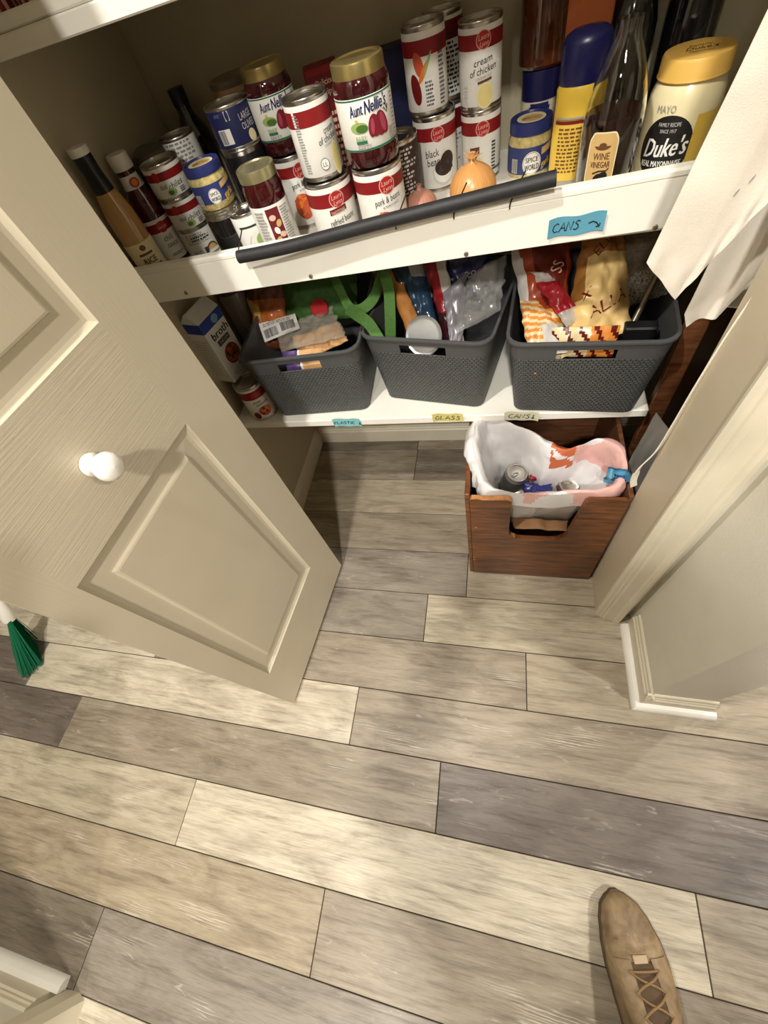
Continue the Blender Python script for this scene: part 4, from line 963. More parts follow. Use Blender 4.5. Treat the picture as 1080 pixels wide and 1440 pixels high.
bag('navy_packet', 'navy packet with small white print in the middle basket', 'packet', [(-.130,1.010,.785),(-.012,1.010,.780),(-.046,.935,.698),(-.116,.935,.690)], .024, [foil('navy_foil', (26,32,78))], None, 31, .005, 24,
    prints=lambda p, w, h: (p.text('ITE CO', .008, -h*.12, .010, 'lightgrey', rot=.5, maxw=.05), p.bars(-w*.42, -w*.25, -h*.40, -h*.10, 'lightgrey', 3)))
bag('clear_bag', 'crumpled clear bag in the right half of the middle basket', 'bag', [(-.100,.935,.720),(.018,.990,.760),(.006,.885,.690),(-.088,.835,.676)], .045, [film('cloudy_film', (206,206,204), .34)], None, 33, .016, 20, 34, 34)
bag('grey_pouch', 'silver grey pouch standing beside the silver lid', 'pouch', ext([(-.120,.905,.735),(-.070,.945,.750),(-.074,.872,.690),(-.104,.828,.672)], 0, .5), .018, [foil('silver_foil', (150,148,156), .3, .3)], None, 35, .010, 26, 22, 28)
mb = MB(); mb.lathe([(.001,0), (.040,0), (.0432,.001), (.0432,.004), (.042,.0052), (.0405,.0045), (.037,.0035), (.036,.0045), (.020,.0050), (.001,.0050)], 40)
o = mb.build('silver_lid', M('frosted_silver', (188,190,190), rough=.35, metal=.6, var=.06), None, ang=30); o.matrix_world = Matrix.Translation((-.1595,.818,.690)) @ Matrix.Rotation(radians(-13), 4, 'Z') @ Matrix.Rotation(radians(62), 4, 'X')
tag(o, 'round silver lid leaning inside the front of the middle basket', 'lid')
# right basket
CH_ = [foil('orange_red_foil', (150,60,28)), foil('dark_red_foil', (98,26,20)), foil('white_foil', (214,208,200)), foil('bright_orange_foil', (222,140,60)), foil('cream_foil', (226,206,160))]
bag('chip_bag', 'orange and red chip bag with a white edge in the right basket', 'bag', ext([(.020,.985,.785),(.150,1.000,.790),(.140,.845,.672),(.062,.822,.672)], 0, .45), .05, CH_,
    lambda u, v: 2 if (u < .20-.1*v and v > .45) else (1 if (u-.6)**2+(v-.75)**2 < .10 else (3 if v < .42 and int(v*26) % 2 == 0 else (4 if v < .42 else 0))), 41, .008, 22, prints=lambda p, w, h: p.text('SS', .02, h*.20, .022, 'pink', rot=1.2, maxw=.06))
bag('snack_packet', 'orange striped snack packet at the front left of the right basket', 'packet', ext([(.046,.868,.722),(.104,.866,.712),(.128,.800,.682),(.058,.800,.682)], 0, .6), .025, CH_,
    lambda u, v: 2 if (v < .5 and u > .45) else (3 if int(v*17+u*2) % 2 else 4), 43, .006, 30)
bag('candy_packet', 'red foil packet with clear ends in the right basket', 'packet', [(.058,.905,.760),(.100,.895,.758),(.172,.825,.700),(.138,.805,.690)], .026, [foil('crimson_foil', (150,24,36)), film('clear_end_film', (220,214,206), .5)], lambda u, v: 0 if .22 < v < .78 else 1, 45, .008, 30)
YB = [M('yellow_tortilla_bag', (222,190,126), rough=.42, var=.08, scale=40, coat=.3), M('amber_tortilla_bag', (150,100,44), rough=.4, var=.1, scale=40, coat=.3)]
bag('tortilla_bag', 'crumpled yellow tortilla bag with brown lettering in the right basket', 'bag', ext([(.168,.985,.800),(.238,.985,.790),(.262,.850,.690),(.140,.812,.674)], 0, .25), .04, YB, lambda u, v: 1 if (v > .72 or (u < .18 and v > .4)) else 0, 47, .013, 20, 34, 40,
    prints=[lambda p, w, h: p.text('ELIA', -.002, h*.30, .020, 'darkred', rot=.75, maxw=.070), lambda p, w, h: (p.text('ALIA', .010, -h*.20, .024, 'darkred', rot=.30, maxw=.072), p.text('X', -.030, -h*.08, .018, 'darkred', rot=.3))])
bag('mesh_bag', 'grey brown mesh produce bag at the right of the right basket', 'bag', [(.205,1.060,.800),(.315,1.040,.780),(.360,.895,.690),(.250,.880,.672)], .05, [M('mesh_grey', (124,112,94), rough=.6, var=.25, scale=160, bump=.9, bscale=420), M('black_white_net', (150,146,140), rough=.6, var=.85, scale=260)], lambda u, v: 1 if v < .2+.15*u else 0, 49, .008, 16)
mb = MB(); mb.tube([(.322,.925,.752), (.300,.885,.715), (.2685,.829,.664)], .0062, 14); tag(mb.build('metal_tube', M('brushed_metal', (176,168,152), rough=.3, metal=.9), None), 'thin metal tube leaning in the right basket', 'tube')
mb = MB(); mb.bbox(-.030, .030, -.012, .012, -.05, .022, .003); o = mb.build('black_box', M('matte_black', (22,22,24), rough=.5), None, smooth=False); o.location = (.280,.812,.660); o.rotation_euler = (.15, 0, -.1); tag(o, 'small black box at the foot of the metal tube', 'box')
bag('seen_packet', 'striped packet seen through the slot of the right basket', 'packet', [(.110,.795,.700),(.235,.785,.700),(.232,.770,.640),(.110,.780,.640)], .014, [foil('cream_foil', (226,206,160)), foil('dark_red_foil', (98,26,20)), foil('bright_orange_foil', (222,140,60))], lambda u, v: 1 if int(u*13+v*4) % 3 == 0 else (2 if u > .6 else 0), 51, .004, 40, 24, 10)

# ------------------------------------------------------------ left end of the lower shelf
def tomato(p, r, h):
    p.ell(.000, h*.76, .012, .008, 'emblem'); p.text('diced', -.004, h*.575, .0080, 'black', .2, rot=.08, maxw=.022); p.text('tomatoes', .008, h*.50, .0085, 'black', .2, rot=.08, maxw=.036)
    p.ell(.006, h*.22, .022, .021, 'lightgrey'); p.ell(.006, h*.24, .020, .018, 'white'); p.ell(.006, h*.27, .018, .016, 'beanred'); beans(p, .006, h*.28, .014, .010, 'orange', 12, .005, 5); p.ell(-.022, h*.18, .010, .012, 'darkred')
can('tomato_can', 'diced tomatoes can by the open door under the white broth box', -.652, .800, LZ, .0405, .115, tomato, yaw=-6, band=(.66, .88, 'red'), group=None)
can('lower_shelf_can', 'can behind the diced tomatoes can on the lower shelf', -.690, .890, LZ, .038, .115, None)
t = thing('broth_box', 'white and blue broth box standing on the tomatoes can', 'box', (-.700, .835, LZ+.1155), radians(76))
mb = MB(); mb.bbox(-.041, .041, -.030, .030, 0, .172, .002)
mb.add([(-.041,-.030,.172),(.041,-.030,.172),(.041,.030,.172),(-.041,.030,.172),(-.041,-.002,.196),(.041,-.002,.196),(.041,.002,.196),(-.041,.002,.196)], [(0,1,5,4),(1,2,6,5),(2,3,7,6),(3,0,4,7),(4,5,6,7)])
mb.build('carton_body', M('carton_white', (230,230,228), rough=.4, var=.03), t, smooth=False)
p = Print(planemap((0, -.030, 0), (1,0,0), (0,0,1)), [], .0004); p.rect(-.041, .041, .146, .172, 'blue'); p.ell(.010, .158, .012, .010, 'sky'); p.text('broth', .004, .128, .020, 'black', maxw=.062, bold=1); p.rect(-.020, .024, .098, .112, 'charcoal'); p.text('CHICKEN', .002, .105, .008, 'lightgrey', maxw=.036)
p.ell(.004, .064, .026, .026, 'brown'); p.ell(.004, .064, .022, .022, 'beanred'); beans(p, .004, .064, .019, .019, 'brown', 16, .005, 8); p.ell(-.004, .020, .022, .012, 'lightgrey'); p.para(.004, .034, .028, .036, 'grey', 2, 2); p.build(t)
p = Print(planemap((.041, 0, 0), (0,1,0), (0,0,1)), [], .0004); p.rect(-.030, .030, .146, .172, 'blue'); p.para(-.024, .024, .02, .13, 'grey', 14, 4); p.build(t, 'side_print')
p = Print(planemap((-.041, 0, 0), (0,-1,0), (0,0,1)), [], .0004); p.rect(-.030, .030, .146, .172, 'blue'); p.para(-.024, .024, .02, .13, 'lightgrey', 14, 4); p.build(t, 'side_print')
jar('storage_jar', 'cloudy jar in the far left corner above the lower shelf', 'jar', -.690, .985, LZ, [('glass', [(.001,.001), (.034,.001), (.038,.006), (.038,.25), (.034,.262), (.001,.262)], M('cloudy_jar', (140,132,120), rough=.15, var=.2, coat=.8)), ('lid', lid_prof(.036, .26, .02), M('plum_lid', (92,66,76), rough=.4))])

# ------------------------------------------------------------ wooden recycling crate
t = thing('wooden_crate', 'dark red stained wooden crate on the closet floor with a notched front', 'crate', (0, 0, 0))
cx0, cx1, cy0, cy1 = -.052, .288, .545, .915
def pt_(k): return Vector(k)
def front_outline():
    # u along x, v up: notch with rounded bottom corners
    L_, R_ = cx0, cx1; zt = .434; nl, nr, zb = .044, .203, .243; r = .040; sl = .016
    out = [(L_, .004), (R_, .004), (R_, zt-.004), (R_-.004, zt)]
    out += [(nr+.007, zt), (nr, zt-.008)]
    for k in range(9):
        a = pi/2*k/8; out.append((nr-sl-r+r*cos(-a), zb+r+r*sin(-a)))
    for k in range(9):
        a = -pi/2-pi/2*k/8; out.append((nl+r+r*cos(a), zb+r+r*sin(a)))
    out += [(nl, zt-.008), (nl-.008, zt-.001), (L_+.03, zt-.003), (L_+.018, zt+.001), (L_+.004, zt), (L_, zt-.004)]
    return out
def plate(name, out, y0, y1, m, parent):
    """flat board with a free outline: u,v outline in x,z, thickness along y"""
    bm = bmesh.new(); vs = [bm.verts.new((u, y0, v)) for u, v in out]; f = bm.faces.new(vs); f.normal_update()
    bmesh.ops.triangulate(bm, faces=[f])
    g = bmesh.ops.extrude_face_region(bm, geom=bm.faces[:]); bmesh.ops.translate(bm, verts=[e for e in g['geom'] if isinstance(e, bmesh.types.BMVert)], vec=(0, y1-y0, 0))
    bmesh.ops.recalc_face_normals(bm, faces=bm.faces); me = bpy.data.meshes.new(name); bm.to_mesh(me); bm.free(); me.materials.append(m); me.materials.append(RAWEDGE)
    o = bpy.data.objects.new(name, me); COL.objects.link(o); o.parent = parent; return o
o = plate('front_panel', front_outline(), cy0, cy0+.013, CRATEWOOD, t)
for pl in o.data.polygons:
    if pl.normal.z > .5 and pl.center.z > .25 and pl.center.x < .06: pl.material_index = 1
mb = MB(); mb.bbox(cx0-.012, cx0-.0005, cy0+.002, cy1, .004, .452, .0015); mb.build('side_panel', CRATEWOOD, t, smooth=False)
mb = MB(); mb.bbox(cx1+.0005, cx1+.0105, cy0+.012, cy1, .004, .440, .0015); mb.build('side_panel', DARKWOOD, t, smooth=False)
mb = MB(); mb.bbox(cx0, cx1, cy1-.013, cy1, .004, .452, .0015); mb.build('back_panel', DARKWOOD, t, smooth=False)
mb = MB(); mb.bbox(cx0, cx1, cy0+.014, cy1-.014, .004, .016, .001); mb.build('bottom_panel', CRATEWOOD, t, smooth=False)
mb = MB()
for x, z in ((cx0+.003, .10), (cx0+.003, .118), (cx0+.012, .30)): mb.add(*[[(x-.003, cy0-.0006, z-.004), (x+.002, cy0-.0006, z-.003), (x+.003, cy0-.0006, z+.003), (x-.002, cy0-.0006, z+.004)], [(0,1,2,3)]])
o = mb.build('worn_chip', RAWEDGE, t, smooth=False); o['kind'] = 'stuff'
# white plastic bag lining the crate
def bagliner():
    # loop of the folded rim: (point, outward dir)
    rim = [(-.028,.580,.452), (-.046,.640,.470), (-.050,.705,.484), (-.030,.770,.478), (.020,.765,.462), (.085,.728,.462), (.150,.690,.440), (.200,.690,.446), (.245,.700,.462), (.282,.660,.462), (.284,.610,.454), (.255,.572,.444), (.180,.562,.436), (.110,.556,.428), (.040,.555,.436), (-.005,.562,.446)]
    R = spl(rim+[rim[0]], 13)[:-1]; n = len(R); c = Vector((.115, .650, 0)); rings = []
    sec0 = [(-.020, -.052), (-.023, -.034), (-.020, -.012), (-.008, .006), (.006, .009), (.015, -.004), (.020, -.03), (.026, -.08), (.032, -.15), (.040, -.21), (.060, -.26)]
    sec = [tuple(v[:2]) for v in spl([(d, z, 0) for d, z in sec0], 4)]
    for (d, dz) in sec:
        r_ = []
        for i, p in enumerate(R):
            o_ = Vector((p.x-c.x, p.y-c.y, 0)).normalized(); k = .55 if d < 0 and p.y < .60 else 1.0
            q = p-o_*d*k+Vector((0, 0, dz*(.9 if d < 0 else 1)))
            if dz < -.05 and d > 0: q = q+(Vector((c.x, c.y+.01, q.z))-q)*min(.45, (-dz-.05)*1.6)
            a1 = .5-.45*crease(q+Vector((3,0,0)), 17); a2 = .5-.45*crease(q, 42); a3 = noise.noise(q*9)
            amp = .55+min(1, abs(dz)*10)*.6
            q = q+o_*(.016*(.25-a1)+.007*(.25-a2)+.010*a3)*amp+Vector((0, 0, (.010*(.25-a1)+.006*noise.noise(q*30+Vector((5,5,5))))*amp))
            if q.z < .456: q.x = max(cx0+.003, q.x)
            else: q.x = max(cx0-.020, q.x)
            q.x = min(q.x, cx1-.002); q.y = max(cy0+.0155, q.y)
            if p.z > .46 and d < 0 and p.x < .0: q.z -= .010*abs(noise.noise(q*20))
            r_.append(q)
        rings.append(r_)
    mb = MB(); vs = [q for r_ in rings for q in r_]; fs = []; m = len(sec)
    for j in range(m-1):
        for i in range(n): fs.append((j*n+i, j*n+(i+1) % n, (j+1)*n+(i+1) % n, (j+1)*n+i))
    k = len(vs); vs.append(sum(rings[-1], Vector())/n); 
    for i in range(n): fs.append(((m-1)*n+i, (m-1)*n+(i+1) % n, k))
    mb.add(vs, fs)
    # printed regions of the bag
    for q, f in enumerate(mb.f):
        c_ = sum((Vector(mb.v[i]) for i in f), Vector())/len(f)
        if c_.z > .385 and .135 < c_.x < .190 and c_.y > .655 and noise.noise(c_*30) > -.35: mb.m[q] = 1
        elif c_.z > .395 and c_.x > .07 and (c_.y < .60 or c_.x > .19) and noise.noise(c_*9) > -.2: mb.m[q] = 2
    return mb
mb = bagliner()
BAGW = [M('white_bag_film', (236,234,234), rough=.30, var=.04, coat=.4), M('bag_orange_print', (206,112,72), rough=.35, var=.1), M('bag_pink_print', (236,188,180), rough=.33, var=.1)]
o = mb.build('plastic_bag', BAGW, None, smooth=True, ang=24, fix=True); tag(o, 'white plastic grocery bag lining the wooden crate', 'bag')
mb = MB(); mb.grid(lambda u, v: Vector((.245+.045*u, .604-.012*u+.004*sin(9*v), .425+.052*v))+Vector((0, -.006*noise.noise(Vector((u*5, v*5, 2))), 0)), 12, 12); mb.grid(lambda u, v: Vector((.245+.045*u, .607-.012*u+.004*sin(9*v), .425+.052*v))+Vector((0, -.006*noise.noise(Vector((u*5, v*5, 2))), 0)), 12, 12)
o = mb.build('blue_wrapper', M('blue_wrapper_film', (74,146,186), rough=.3, var=.25, scale=60, coat=.5), None, ang=60); tag(o, 'crumpled blue printed wrapper on the right rim of the plastic bag', 'wrapper')
p = Print(lambda a, b, e: tuple(Vector((.245+.045*(a+.5), .604-.012*(a+.5)+.004*sin(9*(b+.5))-e, .425+.052*(b+.5)))+Vector((0, -.006*noise.noise(Vector(((a+.5)*5, (b+.5)*5, 2))), 0))), [], .001); p.rect(-.42, -.30, -.4, .45, 'sky', nu=2); p.para(-.2, .4, -.3, .3, 'navy', 4, 6); p.build(o)
# drinks cans and packets in the bag
def dcan(label, loc, rot, rgb, r=.0315, h=.118, name='drink_can'):
    t = thing(name, label, 'can', loc); t.rotation_euler = rot
    mb = MB(); mb.lathe([(.001,.006), (r*.55,.006), (r*.74,0), (r*.80,.002), (r*.97,.012), (r,.018), (r,h-.014), (r*.97,h-.010)], 28); mb.build('can_body', M('can_paint_%d_%d' % (rgb[0], rgb[2]), rgb, rough=.3, metal=.5, var=.2, scale=30), t)
    mb = MB(); mb.lathe([(r*.97,h-.010), (r*.84,h-.002), (r*.83,h), (r*.79,h), (r*.77,h-.004), (r*.70,h-.005), (.001,h-.0045)], 28); mb.build('can_end', TIN, t)
    mb = MB(); mb.tube([(.006,0,h-.003), (-.004,.004,h-.002), (-.012,.003,h-.002), (-.014,0,h-.002), (-.012,-.003,h-.002), (-.004,-.004,h-.002), (.006,0,h-.003)], .0012, 6); mb.build('pull_tab', TIN, t)
dcan('silver-topped drink can lying in the plastic bag', (.088, .790, .235), (.52, -.10, .3), (150,150,150))
dcan('drink can under the silver-topped one', (.080, .735, .205), (.60, -.1, -.2), (170,168,166))
dcan('brown drink can with a silver end in the bag', (.190, .735, .225), (.55, .05, 0), (150,86,52))
dcan('small dim can at the left inside the bag', (.040, .700, .235), (.2, .1, .6), (96,98,92))
bag('navy_wrapper', 'navy blue snack wrapper among the cans in the bag', 'wrapper', [(.078,.675,.325),(.150,.672,.322),(.152,.612,.300),(.085,.610,.300)], .03, [foil('navy_blue_foil', (34,44,120)), foil('lilac_foil', (110,104,170))], lambda u, v: 1 if (u-.55)**2+(v-.4)**2 < .05 else 0, 61, .010, 30)
bag('red_wrapper', 'small red wrapper beside the navy wrapper in the bag', 'wrapper', [(.098,.705,.335),(.128,.705,.337),(.130,.680,.325),(.095,.680,.325)], .012, [foil('crimson_foil', (150,24,36))], None, 63, .006, 40, 12, 12)
bag('brown_paper', 'brown paper showing at the bottom of the crate notch', 'paper', [(.050,.600,.262),(.195,.600,.258),(.188,.562,.268),(.060,.562,.272)], .012, [M('brown_paper', (156,116,80), rough=.7, var=.15)], None, 65, .008, 18, 22, 12)

# ------------------------------------------------------------ boards behind the crate and right of the basket
mb = MB(); mb.bbox(-.036, .036, -.009, .009, -.25, .25, .002); o = mb.build('wooden_plank', CRATEWOOD, None, smooth=False); o.location = (.255, .945, .2515); tag(o, 'upright brown plank standing behind the crate', 'plank')
mb = MB(); mb.bbox(-.019, .019, -.009, .009, 0, .80, .002); o = mb.build('wooden_board', node_mat('brown_board_wood', m_wood((100,60,36), (156,102,66))), None, smooth=False); o.location = (.3645, .782, 0); tag(o, 'upright brown wooden board between the right basket and the door jamb', 'board')
mb = MB(); mb.bbox(-.012, .012, -.14, .14, 0, .80, .002); o = mb.build('dark_board', DARKWOOD, None, smooth=False); o.location = (.452, .90, 0); o.rotation_euler = (0, 0, radians(-38)); tag(o, 'wide dark board in the shade behind the door jamb', 'board')
bag('grey_sheet', 'grey plastic sheet standing between the crate and the jamb', 'sheet', [(.330,.700,.545),(.368,.640,.520),(.372,.600,.20),(.312,.700,.20)], .004, [M('grey_sheet_plastic', (150,148,142), rough=.4, var=.06)], None, 71, .002, 10, 14, 20)
# paper plates
def plates(label, loc, rot, r=.062):
    t = thing('paper_plate', label, 'plate', loc); t.rotation_euler = rot
    mb = MB(); mb.lathe([(.001,0), (r*.66,0), (r*.72,.002), (r*.86,.009), (r,.011), (r*1.0,.0125), (r*.86,.0108), (r*.71,.0035), (r*.66,.0015), (.001,.0015)], 48); mb.build('plate', M('white_paper_plate', (232,230,222), rough=.55, var=.03), t, ang=60)
plates('white paper plate tucked behind the apron near the jamb', (.402, .725, .776), (radians(-12), radians(-10), 0))
mb = MB(); mb.tube(spl([(.350,.722,.790), (.362,.722,.805), (.376,.722,.816), (.392,.722,.822)], 4), [.004,.005,.006,.007,.0075,.008,.0085,.009,.0095,.009,.008,.006,.004], 10); tag(mb.build('wooden_spoon', M('spoon_wood', (178,124,92), rough=.5, var=.15), None), 'wooden spoon handle lying above the paper plate', 'spoon')

# ------------------------------------------------------------ white apron hanging at the right, with its string
def apron():
    mb = MB(); hem = [(.188,.602,.922), (.238,.598,.868), (.292,.592,.985), (.345,.588,1.115), (.40,.584,1.24)]
    top = [(.262,.600,1.42), (.29,.597,1.42), (.33,.594,1.42), (.37,.591,1.42), (.41,.588,1.42)]
    hu = [0, .16, .46, .74, 1.0]
    def at(P, u):
        for i in range(4):
            if u <= hu[i+1] or i == 3:
                f = (u-hu[i])/(hu[i+1]-hu[i]); return Vector(P[i]).lerp(Vector(P[i+1]), f)
    def S(u, v, e=0):
        p = at(hem, u).lerp(at(top, u), v); d = Vector((-.25, -.95, .1)).normalized()
        w = .010*sin(u*7+v*1.6)*sst(0, .5, v)+.004*sin(u*13+v*3)*v+noise.noise(p*16)*.006*sst(0, .25, v)
        hm = (.0016*sin(u*60)+.0020*noise.noise(p*110))*(1-sst(.02, .10, v))*1.6
        return p+d*(w+hm+e)
    n_ = 50
    mb.grid(lambda u, v: S(u, v, .0012), n_, 60); mb.grid(lambda u, v: S(1-u, v, -.0012), n_, 60)
    return mb, S
mb, S = apron()
CLOTH = M('white_cotton', (228,220,206), rough=.85, var=.03, scale=40, bump=.25, bscale=900)
t = mb.build('apron', CLOTH, None, ang=70, fix=False); tag(t, 'white cotton apron hanging over the right end of the can shelf', 'apron')
p = Print(lambda a, b, e: tuple(S(a, b, .0012+e)), [], .0006); p.ell(.27, .265, .020, .004, 'darkbrown'); p.ell(.20, .205, .010, .004, 'grey'); p.ell(.26, .190, .011, .004, 'grey'); p.ell(.30, .215, .008, .003, 'grey'); p.build(t, 'stain')
def layer(name, rows, seed, th=.001):
    mb = MB(); n = len(rows)-1
    def S2(u, v, e): 
        k = v*n; i = min(int(k), n-1); f = k-i; a = Vector(rows[i][0]).lerp(Vector(rows[i+1][0]), f); b = Vector(rows[i][1]).lerp(Vector(rows[i+1][1]), f)
        p = a.lerp(b, u); return p+Vector((-.2, -.97, 0))*(e+.006*sin(u*6+seed)+noise.noise(p*20+Vector((seed, 0, 0)))*.004)
    mb.grid(lambda u, v: S2(u, v, th), 20, 30); mb.grid(lambda u, v: S2(1-u, v, -th), 20, 30)
    return mb.build(name, CLOTH, t, ang=70, fix=False)
layer('apron_fold', [((.282,.634,.800), (.316,.632,.812)), ((.272,.634,.822), (.328,.630,.850)), ((.274,.632,.900), (.345,.624,.930)), ((.30,.628,1.10), (.385,.620,1.12))], 2)
layer('apron_fold', [((.312,.652,.885), (.420,.650,.892)), ((.316,.652,.93), (.425,.648,.94)), ((.33,.648,1.10), (.43,.642,1.10))], 5)
strap('apron_string', None, None, [(.322,.548,1.06), (.310,.546,.95), (.3025,.550,.86), (.2985,.553,.76), (.296,.553,.67), (.292,.553,.60), (.280,.556,.545), (.279,.556,.505), (.286,.557,.478)], .013, lambda q: (.55, .55, .3) if q < .8 else (.9, .3, .2), M('cotton_tape', (234,228,212), rough=.85, var=.12, scale=300, bump=.4, bscale=900), .0022, t)

# ------------------------------------------------------------ green broom behind the door leaf
t = thing('broom', 'green bristled broom with a white ferrule behind the door edge', 'broom', (0, 0, 0))
bc = Vector((-1.645,.098,0)); bt = Vector((-1.575,.192,.200)); ax = (bt-bc).normalized(); sd = Vector((.75,-.66,0)).normalized(); g = random.Random(3)
mb = MB()
for k in range(420):
    a = g.uniform(-1, 1); b = g.uniform(-1, 1); p0 = bt+sd*a*.016+Vector((.3,.3,0))*b*.010; p1 = bc+sd*(a*.085)+Vector((.66,.75,0))*b*.045+Vector((0, 0, .001+.012*g.random()))
    w = Vector((.0011, .0006, 0)); w2 = Vector((-.0005, .0011, 0)); m_ = p0.lerp(p1, .5)+sd*a*.004
    i0 = len(mb.v); mb.add([p0-w, p0+w, p0+w2, m_-w, m_+w, m_+w2, p1-w, p1+w, p1+w2], [(0,1,4,3),(1,2,5,4),(2,0,3,5),(3,4,7,6),(4,5,8,7),(5,3,6,8)])
o = mb.build('bristles', M('green_bristle', (14,106,72), rough=.45, var=.3, scale=200), t, smooth=False); o['kind'] = 'stuff'
mb = MB(); mb.tube([bt-ax*.016, bt+ax*.0, bt+ax*.03, bt+ax*.055, bt+ax*.085], [.019,.020,.019,.016,.012], 18); mb.build('ferrule', WHITE, t)
mb = MB(); mb.tube([bt+ax*.08, bt+ax*.3, bt+ax*.5], .011, 14); mb.build('handle', M('broom_handle', (60,120,90), rough=.4), t)

# ------------------------------------------------------------ the photographer: one shoe in view, the rest stands below and behind the frame
per = thing('person', 'person in a tan lace-up leather shoe stepping in at the bottom right', 'person', (0, 0, 0))
SKIN = M('skin', (206,158,128), rough=.5, var=.05, scale=30); DENIM = M('trouser_cloth', (58,62,72), rough=.9, var=.15, scale=200, bump=.3, bscale=800); SHIRT = M('shirt_cloth', (112,116,112), rough=.9, var=.1, scale=150, bump=.3, bscale=700)
def m_leather(nt, N, L, b):
    tc = N.new('ShaderNodeTexCoord'); v = tc.outputs['Object']; a = nz(N, L, v, 22, 5, .6, .6); c = nz(N, L, v, 75, 4)
    k = mix(N, L, lin((118,96,68)), lin((170,146,112)), ramp(N, L, a, .34, .68)); k = mix(N, L, k, lin((194,172,138)), ramp(N, L, c, .62, .76, (0,0,0), (.5,.5,.5)))
    L.new(k, b.inputs['Base Color']); b.inputs['Roughness'].default_value = .55
    bp = N.new('ShaderNodeBump'); bp.inputs['Strength'].default_value = .35; bp.inputs['Distance'].default_value = .001; L.new(c, bp.inputs['Height']); L.new(bp.outputs[0], b.inputs['Normal'])
LEATHER = node_mat('worn_tan_leather', m_leather)
TONGUE = M('tongue_leather', (92,72,50), rough=.7, var=.2, scale=60, bump=.3, bscale=300)
def interp(T, s_):
    for i in range(len(T)-1):
        if s_ <= T[i+1][0]: f = (s_-T[i][0])/(T[i+1][0]-T[i][0]); f = f*f*(3-2*f)*.4+f*.6; return T[i][1]+(T[i+1][1]-T[i][1])*f
    return T[-1][1]
HW = [(0,.004),(.003,.0145),(.006,.0205),(.02,.035),(.045,.046),(.08,.0545),(.11,.057),(.15,.055),(.19,.051),(.23,.047),(.27,.043),(.295,.034),(.305,.016)]
HT = [(0,.020),(.008,.034),(.03,.046),(.06,.053),(.09,.060),(.12,.071),(.16,.088),(.20,.106),(.24,.118),(.28,.116),(.305,.105)]
def shoe(toe, axis, mirror=1):
    t = Vector(axis).normalized(); r_ = Vector((-t.y, t.x, 0))*-1
    T = Matrix(((r_.x*mirror, t.x, 0, toe[0]), (r_.y*mirror, t.y, 0, toe[1]), (0, 0, 1, 0), (0, 0, 0, 1)))
    def top(u, s_, e=0.0):
        hw = interp(HW, s_); h = interp(HT, s_); z0 = .017; a = pi*u; cx = -.004*sin(min(1, s_/.2)*pi)
        x = -cos(a); zz = sin(a); px = 2.6
        x = math.copysign(abs(x)**(2/px), x)*hw*(1.0-.16*sst(.10, .24, s_)*zz); z = z0+(h-z0)*abs(zz)**(2/2.3)
        cr = 0
        if .055 < s_ < .105 and zz > .3: cr = (.0022*sin((s_-.055)*2*pi/.021+x*25)+.0014*sin((s_)*2*pi/.011-x*40))*sst(.055, .066, s_)*(1-sst(.095, .105, s_))*sst(.3, .7, zz)
        n = Vector((x/max(hw, .004)*.6, -.5*(1-sst(0, .03, s_)), zz+.2)).normalized()
        return T @ (Vector((x+cx, s_, z))+n*(e+cr))
    ss = [0, .002, .005, .009, .014]+[.02+.005*k for k in range(58)]
    root = None
    mb = MB(); nu = 28; vs = [top(i/nu, s_) for s_ in ss for i in range(nu+1)]; fs = []
    for j in range(len(ss)-1):
        for i in range(nu): a = j*(nu+1)+i; fs.append((a, a+1, a+nu+2, a+nu+1))
    fs.append(tuple(range(nu+1))); fs.append(tuple((len(ss)-1)*(nu+1)+i for i in range(nu+1)))
    mb.add(vs, fs); root = mb.build('shoe', LEATHER, per, ang=60)
    mb = MB(); out = []
    for k in range(len(ss)): out.append((interp(HW, ss[k])+.0022-.004*sin(min(1, ss[k]/.2)*pi), ss[k]-(.0035 if k == 0 else 0)))
    for k in reversed(range(len(ss))): out.append((-(interp(HW, ss[k])+.0022)-.004*sin(min(1, ss[k]/.2)*pi), ss[k]-(.0035 if k == 0 else 0)))
    n = len(out); vs = [T @ Vector((x, y, z)) for z in (.001, .016, .0185) for x, y in out]; fs = [tuple(range(n)), tuple(reversed(range(2*n, 3*n)))]
    for l in (0, 1):
        for i in range(n): fs.append((l*n+i, l*n+(i+1) % n, (l+1)*n+(i+1) % n, (l+1)*n+i))
    mb.add(vs, fs); mb.build('sole', M('dark_sole', (96,78,56), rough=.7, var=.1), root, ang=50)
    # tongue, eyestays, laces
    def strip(u0, u1, s0, s1, e, m, name, nw=8, ns=18, taper=None):
        mb = MB(); 
        def S(i, j, ee):
            f = j; s_ = s0+(s1-s0)*f; a, b = (u0(f), u1(f)) if callable(u0) else (u0, u1)
            return top(a+(b-a)*i, s_, ee)
        mb.grid(lambda i, j: S(i, j, e), nw, ns); mb.grid(lambda i, j: S(1-i, j, e-.0016), nw, ns)
        for q in (0, 1): mb.grid(lambda i, j: S(q, j, e-.0016*i), 1, ns)
        for q in (0, 1): mb.grid(lambda i, j: S(j, q, e-.0016*i), 1, nw)
        return mb.build(name, m, root, ang=55)
    strip(.41, .59, .094, .235, .0016, TONGUE, 'tongue')
    strip(lambda f: .20+.02*f, lambda f: .425-.02*f, .090, .225, .0030, LEATHER, 'eyestay')
    strip(lambda f: .575+.02*f, lambda f: .80-.02*f, .090, .225, .0030, LEATHER, 'eyestay')
    strip(.455, .545, .084, .0955, .0032, M('tongue_tab', (196,174,140), rough=.6, var=.1), 'tongue_tab', 4, 4)
    LACE = M('tan_lace', (150,120,84), rough=.8, var=.15, scale=400)
    E_ = [.104, .130, .156, .182, .208]
